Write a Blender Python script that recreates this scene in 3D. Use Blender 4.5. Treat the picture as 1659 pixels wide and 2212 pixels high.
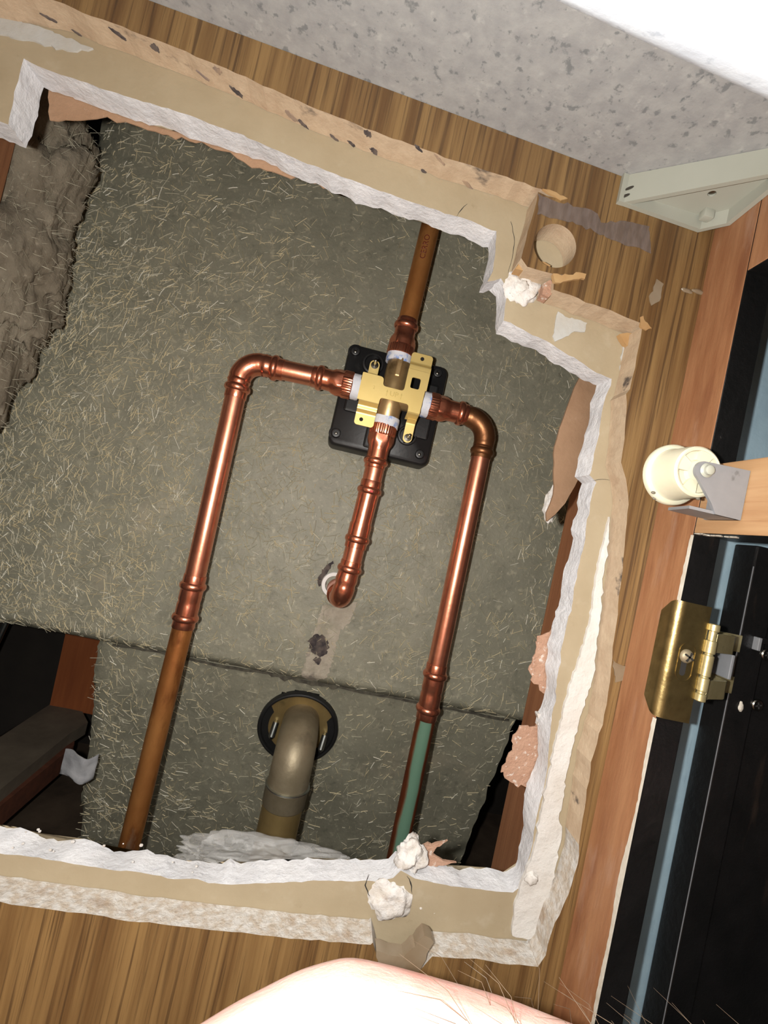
import bpy, bmesh, math, random
from math import pi, sin, cos, radians, sqrt
from mathutils import Vector, Matrix, noise
from mathutils.geometry import tessellate_polygon

for o in list(bpy.data.objects): bpy.data.objects.remove(o, do_unlink=True)
SC = bpy.context.scene
COL = SC.collection
random.seed(7)

# ------------------------------------------------------------------ camera
W, H, F = 1659, 2212, 1000.0
CAM = Vector((0.0, -0.2, 0.0))                       # inside the vanity, 20 cm off its side panel
_y, _p, _r = radians(5.22), radians(1.83), radians(12.72)
fwd = Vector((sin(_y)*cos(_p), cos(_y)*cos(_p), sin(_p)))
rg0 = Vector((cos(_y), -sin(_y), 0)); up0 = rg0.cross(fwd)
RGT = cos(_r)*rg0 + sin(_r)*up0
UPV = -sin(_r)*rg0 + cos(_r)*up0
cam = bpy.data.cameras.new('camera'); camo = bpy.data.objects.new('camera', cam); COL.objects.link(camo)
cam.sensor_fit = 'VERTICAL'; cam.sensor_height = 36.0; cam.lens = F*36.0/H
cam.clip_start = 0.005
m = Matrix((RGT, UPV, -fwd)).transposed().to_4x4(); m.translation = CAM
camo.matrix_world = m
SC.camera = camo

# ------------------------------------------------------------------ world, phone flash, exposure
wd = bpy.data.worlds.new('world'); SC.world = wd; wd.use_nodes = True
wd.node_tree.nodes['Background'].inputs[0].default_value = (0.6, 0.6, 0.6, 1)
wd.node_tree.nodes['Background'].inputs[1].default_value = 0.02
fl = bpy.data.lights.new('phone_flash', 'POINT'); flo = bpy.data.objects.new('phone_flash', fl)
fl.energy = 4.6; fl.color = (1.0, 0.97, 0.92); fl.shadow_soft_size = 0.003
flo.location = CAM + RGT*(-0.019) + UPV*0.004; COL.objects.link(flo)
vs = SC.view_settings
vs.view_transform = 'Standard'; vs.look = 'None'; vs.exposure = 0.0; vs.gamma = 1.0; vs.use_curve_mapping = False

# ------------------------------------------------------------------ photograph rays -> real positions
def ray(px, py):
    return RGT*((px-W/2)/F) - UPV*((py-H/2)/F) + fwd
def atY(px, py, Y):
    d = ray(px, py); return CAM + d*((Y-CAM.y)/d.y)
def atX(px, py, X):
    d = ray(px, py); return CAM + d*((X-CAM.x)/d.x)
def atZ(px, py, Z):
    d = ray(px, py); return CAM + d*((Z-CAM.z)/d.z)

# ------------------------------------------------------------------ materials
def lin0(c):
    return tuple(((v/255)/12.92 if v/255 <= .04045 else ((v/255+.055)/1.055)**2.4) for v in c) + (1,)
MATS = {}
ALB = dict(oak_laminate=.5, particle_core=.7, particle_dusty=.56, drywall_paper=.6, gypsum=.66, gypsum_dust=.62, kraft_paper=.6, kraft_dusty=.6,
  compound=.62, compound_pale=.58, stile_wood=.55, rail_wood=.6, nylon=.7, brace_plastic=.5, counter_stone=.7, splinter_wood=.55, tape_residue=.5,
  glue_drip=.5, stud_wood=.75, flap_paper=.7, chipped_white=.6, blue_paint=.8, bracket_zinc=.7, antique_brass=.6)
def M(name, c1, c2=None, rough=.6, metal=0., scale=60, stretch=(1, 1, 1), ramp=(.35, .65), spots=(), bump=0.,
      bscale=None, bstretch=None, alpha=1., spec=.5, trans=0., sss=0., coat=0.):
    """noise-mixed base colour, then spots (colour, scale, stretch, lo, hi, strength), then a noise bump"""
    mt = bpy.data.materials.new(name); mt.use_nodes = True; MATS[name] = mt
    kk = ALB.get(name, 1.0)
    def lin(c, kk=kk): q = lin0(c); return tuple(v*kk for v in q[:3]) + (1,)
    nt = mt.node_tree; N = nt.nodes; L = nt.links
    b = N['Principled BSDF']
    b.inputs['Roughness'].default_value = rough; b.inputs['Metallic'].default_value = metal
    b.inputs['Specular IOR Level'].default_value = spec
    b.inputs['Alpha'].default_value = alpha
    b.inputs['Transmission Weight'].default_value = trans
    b.inputs['Coat Weight'].default_value = coat
    if sss:
        b.inputs['Subsurface Weight'].default_value = sss; b.inputs['Subsurface Radius'].default_value = (.004, .0015, .001)
        b.inputs['Subsurface Scale'].default_value = 1.0
    tc = N.new('ShaderNodeTexCoord')
    def nz(sc, st, detail=6, r=.6):
        mp = N.new('ShaderNodeMapping'); mp.inputs['Scale'].default_value = st
        L.new(tc.outputs['Object'], mp.inputs['Vector'])
        n = N.new('ShaderNodeTexNoise'); n.inputs['Scale'].default_value = sc
        n.inputs['Detail'].default_value = detail; n.inputs['Roughness'].default_value = r
        L.new(mp.outputs[0], n.inputs['Vector']); return n.outputs['Fac']
    def rng(src, lo, hi, to=1.):
        r = N.new('ShaderNodeMapRange'); r.clamp = True
        r.inputs['From Min'].default_value = lo; r.inputs['From Max'].default_value = hi
        r.inputs['To Max'].default_value = to
        L.new(src, r.inputs['Value']); return r.outputs[0]
    def mix(f, a, c):
        mx = N.new('ShaderNodeMix'); mx.data_type = 'RGBA'
        L.new(f, mx.inputs['Factor'])
        if isinstance(a, tuple): mx.inputs[6].default_value = a
        else: L.new(a, mx.inputs[6])
        mx.inputs[7].default_value = c
        return mx.outputs[2]
    cur = lin(c1)
    if c2: cur = mix(rng(nz(scale, stretch), *ramp), cur, lin(c2))
    for (c, sc, st, lo, hi, k) in spots:
        cur = mix(rng(nz(sc, st), lo, hi, k), cur, lin(c))
    if isinstance(cur, tuple): b.inputs['Base Color'].default_value = cur
    else: L.new(cur, b.inputs['Base Color'])
    if bump:
        bp = N.new('ShaderNodeBump'); bp.inputs['Strength'].default_value = min(1., bump); bp.inputs['Distance'].default_value = .001
        L.new(nz(bscale or scale, bstretch or (1, 1, 1), 8), bp.inputs['Height']); L.new(bp.outputs[0], b.inputs['Normal'])
    return mt
V1 = (1, 1, 1)
M('oak_laminate', (172, 136, 86), (124, 90, 52), .5, 0, 10, (15, 15, .5), (.38, .62),
  [((92, 66, 40), 10, (46, 46, .8), .52, .62, .8), ((74, 52, 32), 10, (110, 110, 1.8), .58, .66, .6), ((186, 150, 98), 10, (34, 34, .7), .62, .75, .5)], .25, 14, (60, 60, 3))
M('particle_core', (204, 182, 154), (190, 166, 138), .85, 0, 160, V1, (.35, .65),
  [((160, 126, 100), 40, (1, 1, 1.5), .60, .72, .5), ((52, 46, 48), 52, (.5, .9, 1.2), .625, .69, .85)], .35, 500)
M('particle_dusty', (214, 200, 182), (238, 234, 228), .9, 0, 260, V1, (.4, .62), [((176, 148, 118), 60, V1, .58, .68, .6)], 1., 420)
M('drywall_paper', (192, 176, 146), (180, 163, 132), .8, 0, 40, V1, (.3, .7),
  [((200, 186, 160), 90, V1, .60, .72, .5), ((150, 130, 100), 120, V1, .66, .74, .4)], .15, 300)
M('gypsum', (230, 231, 235), (242, 242, 244), .95, 0, 90, V1, (.3, .7), [((205, 206, 214), 200, V1, .6, .7, .5)], .9, 260)
M('gypsum_dust', (228, 220, 210), (244, 242, 240), .95, 0, 200, V1, (.35, .65), [((190, 166, 146), 120, V1, .58, .68, .55)], 1., 350)
M('kraft_paper', (192, 154, 122), (178, 140, 108), .85, 0, 60, V1, (.3, .7), [((226, 206, 190), 240, V1, .64, .72, .6)], .5, 400)
M('kraft_dusty', (206, 166, 140), (190, 146, 120), .9, 0, 120, V1, (.3, .7), [((246, 236, 226), 300, V1, .58, .66, .8)], 1., 420)
M('flap_paper', (158, 126, 98), (140, 108, 80), .85, 0, 45, V1, (.3, .7), [((190, 170, 150), 60, V1, .6, .8, .5)], .4, 300)
M('compound', (240, 238, 234), (228, 222, 214), .8, 0, 60, V1, (.3, .7), [((206, 192, 172), 70, V1, .66, .76, .5)], 1., 160)
M('compound_pale', (214, 216, 214), (204, 200, 190), .8, 0, 80, V1, (.3, .7), (), .4, 200)
M('stain_gray', (150, 128, 104), (118, 104, 96), .8, 0, 60, V1, (.4, .6), (), .4, 250)
M('fibreglass', (146, 143, 125), (126, 124, 108), .5, 0, 30, V1, (.3, .7),
  [((182, 174, 150), 160, (1, 1, 1), .56, .68, .6), ((98, 97, 84), 130, V1, .58, .7, .55), ((204, 194, 170), 420, (1, 1, .4), .62, .7, .55),
   ((190, 174, 150), 9, V1, .60, .72, .4)], .7, 220)
M('strand_tan', (216, 202, 166), None, .6); M('strand_gray', (186, 180, 158), None, .6); M('strand_pale', (240, 236, 220), None, .45)
M('residue', (182, 172, 156), (156, 146, 130), .9, 0, 90, V1, (.3, .7), [((84, 76, 72), 70, V1, .56, .68, .7), ((140, 136, 118), 50, V1, .5, .6, .6)], .9, 300)
M('soot', (52, 46, 48), (92, 82, 76), .9, 0, 160, V1, (.4, .6), (), .6, 300)
M('seam_shade', (58, 54, 46), (84, 80, 68), .9, 0, 160, V1, (.4, .6))
M('copper', (242, 168, 138), (226, 146, 116), .3, .93, 90, V1, (.3, .7), [((150, 84, 60), 160, V1, .64, .76, .4)], .08, 300)
M('copper_fitting', (238, 160, 130), (216, 130, 100), .25, .93, 120, V1, (.3, .7), [((140, 74, 54), 140, V1, .6, .74, .5)], .12, 260)
M('copper_old', (212, 146, 84), (172, 106, 56), .4, .7, 40, (1, 1, .4), (.35, .65), [((104, 52, 28), 60, (1, 1, .35), .52, .66, .8), ((184, 166, 138), 50, (1, 1, .25), .60, .68, .6)], .3, 160)
M('copper_brown', (150, 104, 70), (118, 78, 50), .4, .85, 60, V1, (.3, .7), [((96, 92, 60), 90, V1, .62, .7, .5)], .2, 200)
M('brass_body', (206, 176, 128), (180, 150, 106), .38, .75, 60, V1, (.3, .7), [((110, 84, 54), 60, V1, .6, .74, .6)], .1, 240)
M('gold_bracket', (240, 214, 140), (234, 206, 130), .42, .5, 50, V1, (.3, .7), (), .03, 300)
M('gold_bracket_mark', (214, 188, 114), None, .4, .5)
M('thread_tape', (232, 234, 240), (214, 218, 228), .7, 0, 120, V1, (.3, .7), [((110, 150, 220), 60, (1, 1, 1), .55, .62, .85)], .6, 300)
M('black_plastic', (34, 34, 35), (26, 26, 27), .42, 0, 60, V1, (.3, .7), [((84, 82, 78), 45, V1, .68, .8, .4)], .1, 300)
M('black_rubber', (18, 18, 18), (28, 28, 28), .6, 0, 60)
M('screw_steel', (120, 116, 108), (96, 92, 86), .3, 1., 90)
M('zinc', (196, 200, 196), (160, 166, 164), .35, 1., 90)
M('old_brass', (172, 148, 98), (140, 118, 76), .42, .6, 60, (1, 1, .4), (.3, .7), [((100, 88, 60), 50, V1, .58, .72, .6)], .2, 200)
M('dull_brass', (154, 142, 118), (132, 120, 96), .5, .5, 70, V1, (.3, .7), [((106, 96, 82), 60, V1, .55, .7, .6)], .3, 240)
M('stud_wood', (164, 112, 74), (146, 96, 62), .75, 0, 12, (20, 20, .8), (.35, .65), [((118, 72, 46), 12, (50, 50, 1.), .58, .7, .6)], .3, 14, (60, 60, 3))
M('stile_wood', (192, 138, 96), (168, 112, 74), .6, 0, 14, (9, 9, 1.4), (.35, .65),
  [((140, 84, 54), 20, (5, 5, 1.), .55, .7, .6), ((206, 166, 140), 34, (2, 2, .5), .60, .72, .5)], .3, 18, (20, 20, 3))
M('rail_wood', (200, 160, 116), (182, 138, 96), .6, 0, 12, (14, .9, 14), (.35, .65), [((152, 98, 60), 12, (30, .9, 40), .58, .7, .6)], .3, 14, (40, 3, 40))
M('black_paint', (20, 19, 19), (12, 12, 12), .32, 0, 60, V1, (.3, .7), [((70, 66, 62), 300, V1, .72, .76, .8), ((46, 36, 30), 30, (3, 3, .5), .62, .74, .6)], .5, 200)
M('chipped_white', (238, 232, 218), (220, 210, 192), .7, 0, 200, V1, (.3, .7), (), .4, 300)
M('antique_brass', (172, 150, 100), (146, 126, 82), .33, .9, 130, V1, (.35, .65), [((92, 72, 38), 140, V1, .56, .7, .5)], .12, 500)
M('hinge_brass', (196, 184, 140), (172, 158, 114), .36, .7, 100, V1, (.3, .7), [((120, 104, 66), 160, V1, .6, .7, .6)], .15, 300)
M('nylon', (226, 222, 198), (216, 210, 182), .4, 0, 40, V1, (.3, .7), [((200, 190, 150), 120, V1, .7, .78, .4)], .05, 200, sss=.15)
M('nylon_soiled', (112, 106, 92), (86, 80, 70), .7)
M('bracket_zinc', (160, 162, 166), (146, 148, 152), .45, .3, 60, V1, (.3, .7), [((96, 96, 96), 120, V1, .66, .72, .5)], .1, 240)
M('brace_plastic', (208, 210, 196), (198, 200, 184), .45, 0, 20, V1, (.3, .7), (), .03, 200)
M('hole_dark', (30, 28, 26), None, .9)
M('counter_stone', (170, 170, 168), (154, 154, 154), .55, 0, 150, V1, (.35, .65),
  [((112, 116, 118), 230, (1, 1, 1), .58, .65, .75), ((190, 190, 186), 160, V1, .6, .7, .6), ((98, 104, 108), 120, (1.4, 1, 1), .65, .70, .8)], .25, 220)
M('bowl_rim_lit', (196, 204, 212), (184, 192, 202), .5, 0, 150, V1, (.35, .65), [((140, 150, 162), 230, V1, .6, .68, .5)], .2, 220)  # counter stone again, with the flash brightness put into its colour
M('bowl_white', (246, 246, 244), (238, 242, 246), .35, 0, 60)
M('blue_paint', (150, 174, 186), (138, 162, 176), .55, 0, 60, V1, (.3, .7), [((116, 138, 152), 60, (4, 4, .6), .62, .7, .5)], .8, 60)
M('skin', (246, 206, 194), (238, 190, 178), .4, 0, 60, V1, (.3, .7), [((226, 150, 138), 30, V1, .58, .74, .6)], .25, 700, sss=.3)
M('body_hair', (96, 82, 66), None, .5)
M('insulation', (146, 136, 118), (108, 98, 82), .95, 0, 40, V1, (.3, .7), [((66, 58, 46), 22, V1, .52, .7, .7), ((176, 166, 146), 260, V1, .6, .7, .5)], 1., 420)
M('plywood_orange', (170, 96, 50), (146, 78, 40), .8, 0, 14, (10, 10, .8), (.3, .7))
M('plank_gray', (120, 108, 92), (96, 86, 72), .85, 0, 30, V1, (.3, .7), (), .5, 90)
M('plate_red', (110, 62, 40), (82, 46, 30), .85, 0, 20, (1, 6, 6), (.3, .7))
M('floor_brown', (96, 80, 64), (72, 58, 46), .9, 0, 30)
M('dark_board', (48, 42, 36), (36, 31, 27), .85, 0, 20)
M('film', (206, 206, 204), (186, 184, 180), .25, 0, 60, V1, (.3, .7), (), .8, 120, alpha=.26)
M('tape_scrap', (176, 176, 178), (156, 156, 160), .6, 0, 120, V1, (.3, .7), (), .5, 200)
M('pvc_white', (226, 224, 220), None, .5)
M('ink_red', (96, 26, 18), None, .6)
M('mark_red', (190, 24, 20), None, .5)
M('tape_residue', (176, 158, 150), (150, 132, 122), .8, 0, 400, (1, 1, .3), (.35, .6), alpha=.45)
M('splinter_wood', (214, 176, 122), (196, 150, 96), .8, 0, 60)
M('glue_drip', (196, 178, 152), (176, 152, 122), .3, 0, 60, alpha=.75)
M('cabinet_interior', (176, 140, 92), (150, 114, 70), .6, 0, 10, (22, 22, .9))
mt = lambda n: MATS[n]

# green patina runs down one side of the old right-hand pipe
def patina_material():
    m_ = M('copper_patina', (150, 82, 48), (104, 52, 32), .5, .7, 60, (1, 1, .4), (.3, .7), (), .3, 200)
    nt = m_.node_tree; N = nt.nodes; L = nt.links; b = N['Principled BSDF']
    src = b.inputs['Base Color'].links[0].from_socket
    tc = N.new('ShaderNodeTexCoord'); sp = N.new('ShaderNodeSeparateXYZ'); L.new(tc.outputs['Object'], sp.inputs[0])
    nz = N.new('ShaderNodeTexNoise'); nz.inputs['Scale'].default_value = 60; nz.inputs['Detail'].default_value = 4
    mp = N.new('ShaderNodeMapping'); mp.inputs['Scale'].default_value = (1, 1, .3); L.new(tc.outputs['Object'], mp.inputs[0]); L.new(mp.outputs[0], nz.inputs['Vector'])
    ad = N.new('ShaderNodeMath'); ad.operation = 'MULTIPLY_ADD'; L.new(nz.outputs['Fac'], ad.inputs[0]); ad.inputs[1].default_value = .006
    L.new(sp.outputs['X'], ad.inputs[2])
    a2 = N.new('ShaderNodeMath'); a2.operation = 'ADD'; L.new(ad.outputs[0], a2.inputs[0]); a2.inputs[1].default_value = -.003 + .0012
    ab = N.new('ShaderNodeMath'); ab.operation = 'ABSOLUTE'; L.new(a2.outputs[0], ab.inputs[0])
    mr = N.new('ShaderNodeMapRange'); mr.inputs['From Min'].default_value = .0038; mr.inputs['From Max'].default_value = .0052
    mr.inputs['To Min'].default_value = 1; mr.inputs['To Max'].default_value = 0; L.new(ab.outputs[0], mr.inputs['Value'])
    mx = N.new('ShaderNodeMix'); mx.data_type = 'RGBA'; L.new(mr.outputs[0], mx.inputs['Factor']); L.new(src, mx.inputs[6]); mx.inputs[7].default_value = lin0((92, 124, 104))
    L.new(mx.outputs[2], b.inputs['Base Color'])
    inv = N.new('ShaderNodeMath'); inv.operation = 'MULTIPLY_ADD'; L.new(mr.outputs[0], inv.inputs[0]); inv.inputs[1].default_value = -.7; inv.inputs[2].default_value = .7
    L.new(inv.outputs[0], b.inputs['Metallic'])
patina_material()

# ------------------------------------------------------------------ object helpers
ORG = {}
def tag(o, label=None, cat=None, group=None, kind=None):
    if label: o['label'] = label
    if cat: o['category'] = cat
    if group: o['group'] = group
    if kind: o['kind'] = kind
    return o
def thing(name, label, cat, loc, group=None, kind=None):
    o = bpy.data.objects.new(name, None); o.empty_display_size = .02; COL.objects.link(o)
    o.location = loc; ORG[o.name] = Vector(loc)
    return tag(o, label, cat, group, kind)
def obj(name, bm, mats, parent=None, smooth=35, label=None, kind=None, origin=None):
    """links a bmesh given in world coordinates as ONE mesh object"""
    if isinstance(mats, str): mats = [mats]
    bm.verts.ensure_lookup_table()
    if parent is not None: org = ORG[parent.name]
    elif origin is not None: org = Vector(origin)
    else:
        xs = [v.co for v in bm.verts]
        org = Vector(((min(v.x for v in xs)+max(v.x for v in xs))/2, (min(v.y for v in xs)+max(v.y for v in xs))/2, min(v.z for v in xs)))
    bmesh.ops.translate(bm, verts=bm.verts, vec=-org)
    bmesh.ops.recalc_face_normals(bm, faces=bm.faces)
    me = bpy.data.meshes.new(name); bm.to_mesh(me); bm.free()
    for n in mats: me.materials.append(MATS[n])
    if smooth:
        me.shade_smooth(); me.set_sharp_from_angle(angle=radians(smooth))
    o = bpy.data.objects.new(name, me); COL.objects.link(o)
    ORG[o.name] = org
    if parent is not None: o.parent = parent
    else: o.location = org
    if label: o['label'] = label
    if kind: o['kind'] = kind
    return o
B = bmesh.new

def box(bm, lo, hi, bev=0., mi=0, seg=2):
    lo, hi = Vector(lo), Vector(hi)
    r = bmesh.ops.create_cube(bm, size=1.0)
    vs_ = r['verts']
    for v in vs_: v.co = Vector([(lo[i]+hi[i])/2 + v.co[i]*(hi[i]-lo[i]) for i in range(3)])
    fs = list({f for v in vs_ for f in v.link_faces})
    for f in fs: f.material_index = mi
    if bev:
        es = list({e for v in vs_ for e in v.link_edges})
        bmesh.ops.bevel(bm, geom=es, offset=bev, segments=seg, affect='EDGES', profile=.5)
    return bm

def loft(bm, rings, close=True, caps=True, mi=0):
    vr = [[bm.verts.new(p) for p in r] for r in rings]
    n = len(vr[0])
    for a, b_ in zip(vr, vr[1:]):
        for i in range(n if close else n-1):
            f = bm.faces.new((a[i], a[(i+1) % n], b_[(i+1) % n], b_[i])); f.material_index = mi
    if caps:
        f = bm.faces.new(vr[0][::-1]); f.material_index = mi
        f = bm.faces.new(vr[-1]); f.material_index = mi
    return bm

def prism(bm, poly, dvec, mi=0, side_mi=None, holes=(), back=None, mid=0, jit=0.):
    """extrude a planar outline (with holes) along dvec; back may give another outline for the far face"""
    loops = [poly] + list(holes)
    dvec = Vector(dvec)
    tri = tessellate_polygon([[Vector(p) for p in lp] for lp in loops])
    fr = [[bm.verts.new(p) for p in lp] for lp in loops]
    bl = back if back else [[Vector(p)+dvec for p in lp] for lp in loops]
    bk = [[bm.verts.new(p) for p in lp] for lp in bl]
    ff = [v for l in fr for v in l]; fb = [v for l in bk for v in l]
    for t in tri:
        try:
            f = bm.faces.new([ff[i] for i in t]); f.material_index = mi
            f = bm.faces.new([fb[i] for i in reversed(t)]); f.material_index = mi
        except ValueError: pass
    for li, (a, b_) in enumerate(zip(fr, bk)):
        n = len(a)
        levels = [a]
        for k in range(mid):
            t = (k+1)/(mid+1)
            levels.append([bm.verts.new(a[i].co.lerp(b_[i].co, t) + Vector((random.uniform(-jit, jit), 0, random.uniform(-jit, jit)))) for i in range(n)])
        levels.append(b_)
        for p, q in zip(levels, levels[1:]):
            for i in range(n):
                f = bm.faces.new((p[i], p[(i+1) % n], q[(i+1) % n], q[i]))
                f.material_index = side_mi if side_mi is not None else mi
    return bm

def frames(path):
    n = len(path); T = []
    for i in range(n):
        a = path[max(i-1, 0)]; b_ = path[min(i+1, n-1)]
        t = (b_-a)
        T.append(t.normalized() if t.length > 1e-9 else (T[-1] if T else Vector((0, 0, 1))))
    ref = Vector((0, 1, 0)) if abs(T[0].y) < .9 else Vector((1, 0, 0))
    u = (ref - T[0]*ref.dot(T[0])).normalized(); out = []
    for t in T:
        u = (u - t*u.dot(t)).normalized(); out.append((u, t.cross(u)))
    return out
def tube(bm, path, radii, n=32, caps=True, mod=None, mi=0, fr=None):
    path = [Vector(p) for p in path]
    if not hasattr(radii, '__len__'): radii = [radii]*len(path)
    fr = fr or frames(path); rings = []
    for i, (p, r, (u, v)) in enumerate(zip(path, radii, fr)):
        ring = []
        for k in range(n):
            a = 2*pi*k/n
            rr = r*(mod(i, a) if mod else 1.)
            ring.append(p + (u*cos(a)+v*sin(a))*rr)
        rings.append(ring)
    return loft(bm, rings, True, caps, mi)
def straight(bm, p0, dirv, prof, n=32, mod=None, caps=True):
    """prof: list of (distance, radius) along dirv from p0"""
    p0, d = Vector(p0), Vector(dirv).normalized()
    path = [p0 + d*t for t, r in prof]
    ref = Vector((0, 1, 0)) if abs(d.y) < .9 else Vector((1, 0, 0))
    u = (ref - d*ref.dot(d)).normalized(); fr = [(u, d.cross(u))]*len(path)
    return tube(bm, path, [r for t, r in prof], n, caps, mod, 0, fr)
def arc(c, u, v, r, a0, a1, n=10):
    return [Vector(c)+Vector(u)*r*cos(a0+(a1-a0)*i/n)+Vector(v)*r*sin(a0+(a1-a0)*i/n) for i in range(n+1)]
def bead(t, rb, r0, w=.0028):
    return [(t-w, r0), (t-w*.8, r0+(rb-r0)*.45), (t-w*.45, r0+(rb-r0)*.86), (t, rb), (t+w*.45, r0+(rb-r0)*.86), (t+w*.8, r0+(rb-r0)*.45), (t+w, r0)]

def rough(pts, step, amp, axis=1, skip=None):
    """subdivide an outline in the X-Z plane and roughen it"""
    out = []; n = len(pts)
    for i in range(n):
        a, b_ = Vector(pts[i]), Vector(pts[(i+1) % n])
        k = max(1, int((b_-a).length/step))
        for j in range(k):
            p = a.lerp(b_, j/k)
            if not (skip and skip(p)):
                s = amp
                p = p + Vector((random.gauss(0, s), 0, random.gauss(0, s)))
            out.append(p)
    return out
def text_mesh(s, size, extrude, mapper, name, mat, parent):
    cu = bpy.data.curves.new('t', 'FONT'); cu.body = s; cu.size = size; cu.extrude = extrude; cu.resolution_u = 3
    cu.align_x = 'CENTER'; cu.align_y = 'CENTER'
    to = bpy.data.objects.new('t', cu); COL.objects.link(to)
    dg = bpy.context.evaluated_depsgraph_get(); dg.update()
    me = bpy.data.meshes.new_from_object(to.evaluated_get(dg))
    bpy.data.objects.remove(to, do_unlink=True)
    bm = B(); bm.from_mesh(me); bpy.data.meshes.remove(me)
    for v in bm.verts: v.co = mapper(v.co)
    return obj(name, bm, mat, parent, smooth=0)

# ================================================================== SETTING: drywall with the hole
YP, YF, YB = 0.0, 0.0127, 0.0254           # cabinet panel face, drywall face, drywall back
PT, DT = .0127, .0127
dry_px = [(52,127),(100,150),(200,185),(310,220),(450,265),(525,293),(625,338),(715,373),(830,414),(915,445),(995,470),(1075,499),
 (1068,552),(1064,584),(1052,609),(1066,606),(1081,603),(1091,617),(1094,639),(1090,668),(1089,693),(1103,698),(1141,717),(1182,736),(1217,761),(1271,793),(1321,818),
 (1320,832),(1307,859),(1300,905),(1292,949),(1274,1025),(1286,1041),(1274,1088),(1262,1168),(1246,1247),(1234,1319),(1222,1345),(1211,1409),(1199,1504),
 (1191,1568),(1183,1647),(1175,1703),(1159,1766),(1148,1833),(1131,1905),(1108,1930),(1015,1919),(949,1909),(896,1897),
 (880,1890),(868,1880),(850,1893),(820,1906),(790,1902),(700,1902),(650,1905),(500,1910),(400,1900),(275,1882),(175,1870),(100,1857),(0,1841),
 (-160,1815),(-160,205),(-60,242),(17,268),(32,200)]
def yz(p): return 1 if p.z < -.15 else 0
dry = [atY(x, y, YF) for x, y in dry_px]
dry = rough(dry, .0025, .00016)
def wob(p, f, s_): return Vector((noise.noise(Vector((p.x*f, p.z*f, s_))), 0, noise.noise(Vector((p.x*f, p.z*f, s_+9)))))
dry = [p + wob(p, 90, 1)*.0009 for p in dry]
back = []
for p in dry:
    q = p + Vector((0, DT, 0))
    a = 1.6 if p.z < -.13 else 1.
    back.append(q + wob(p, 60, 3)*.0022*a + wob(p, 200, 5)*.0010*a + Vector((random.gauss(0, .0002), 0, random.gauss(0, .0002))))
outer = [Vector(p) for p in ((-.55, YF, -.55), (.95, YF, -.55), (.95, YF, .62), (-.55, YF, .62))]
bm = B()
prism(bm, outer, (0, DT, 0), 0, 1, [dry], [[p+Vector((0, DT, 0)) for p in outer], back], mid=3, jit=.00035)
wall = obj('wall_side', bm, ['drywall_paper', 'gypsum'], None, smooth=50, kind='structure', origin=(.2, .019, -.55))
wall['label'] = 'tan-faced drywall with a ragged hole cut through it'
# blue painted room side of the same wall, beyond the cabinet front
bm = B(); box(bm, (.1575, YF-.0008, -.55), (.95, YF+.0002, .62)); obj('blue_paint_coat', bm, 'blue_paint', wall, 0, 'pale blue painted wall surface beyond the cabinet front')

def patch(name, px, Y, th, mat, parent, jit=.0004, step=.003, label=None, bend=None):
    pts = rough([atY(x, y, Y) for x, y in px], step, jit)
    bm = B(); prism(bm, pts, (0, th, 0))
    if bend:
        bmesh.ops.subdivide_edges(bm, edges=[e for e in bm.edges if e.calc_length() > .008], cuts=3, use_grid_fill=True)
        for v in bm.verts: v.co = bend(v.co)
    return obj(name, bm, mat, parent, 40, label)
# brown backing paper that hangs past the gypsum
patch('backing_paper', [(104,178),(107,257),(190,257),(232,255),(270,264),(350,288),(420,305),(500,331),(540,360),(590,372),(630,384),(650,378),(700,402),(765,431),(790,428),
  (860,455),(905,470),(900,440),(760,385),(640,345),(500,285),(350,230),(200,180)], YB+.0004, .0005, 'kraft_paper', wall, .0005, label='brown backing paper along the upper edge of the hole')
patch('backing_paper', [(905,468),(940,478),(985,497),(1050,530),(1062,528),(1062,505),(985,470),(920,452)], YB+.0004, .0005, 'kraft_paper', wall, .0005)
patch('backing_paper', [(1068,712),(1090,716),(1130,737),(1152,742),(1190,765),(1232,800),(1246,808),(1290,828),(1310,840),(1312,825),(1240,780),(1150,727),(1080,700)], YB+.0004, .0005, 'kraft_paper', wall, .0006)
patch('backing_paper', [(1300,905),(1288,945),(1270,990),(1254,1028),(1272,1034),(1292,1000),(1304,930)], YB+.0006, .0006, 'kraft_paper', wall, .0008)
patch('torn_backing_paper', [(1206,1330),(1192,1362),(1163,1375),(1155,1414),(1140,1445),(1152,1475),(1178,1500),(1192,1500),(1212,1420),(1228,1340)], YB+.0006, .0006, 'kraft_dusty', wall, .0006, .0018,
  'upper flap of torn pinkish-brown paper with white dust')
patch('torn_backing_paper', [(1172,1540),(1156,1565),(1120,1568),(1107,1608),(1096,1640),(1080,1662),(1092,1684),(1120,1698),(1160,1708),(1180,1640),(1192,1560)], YB+.0006, .0006, 'kraft_dusty', wall, .0006, .0018,
  'lower flap of torn pinkish-brown paper with white dust')
patch('gypsum_crumb', [(1162,1541),(1170,1537),(1186,1545),(1182,1562),(1166,1560)], YB-.002, .003, 'gypsum_dust', wall, .0006, .001)
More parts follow.
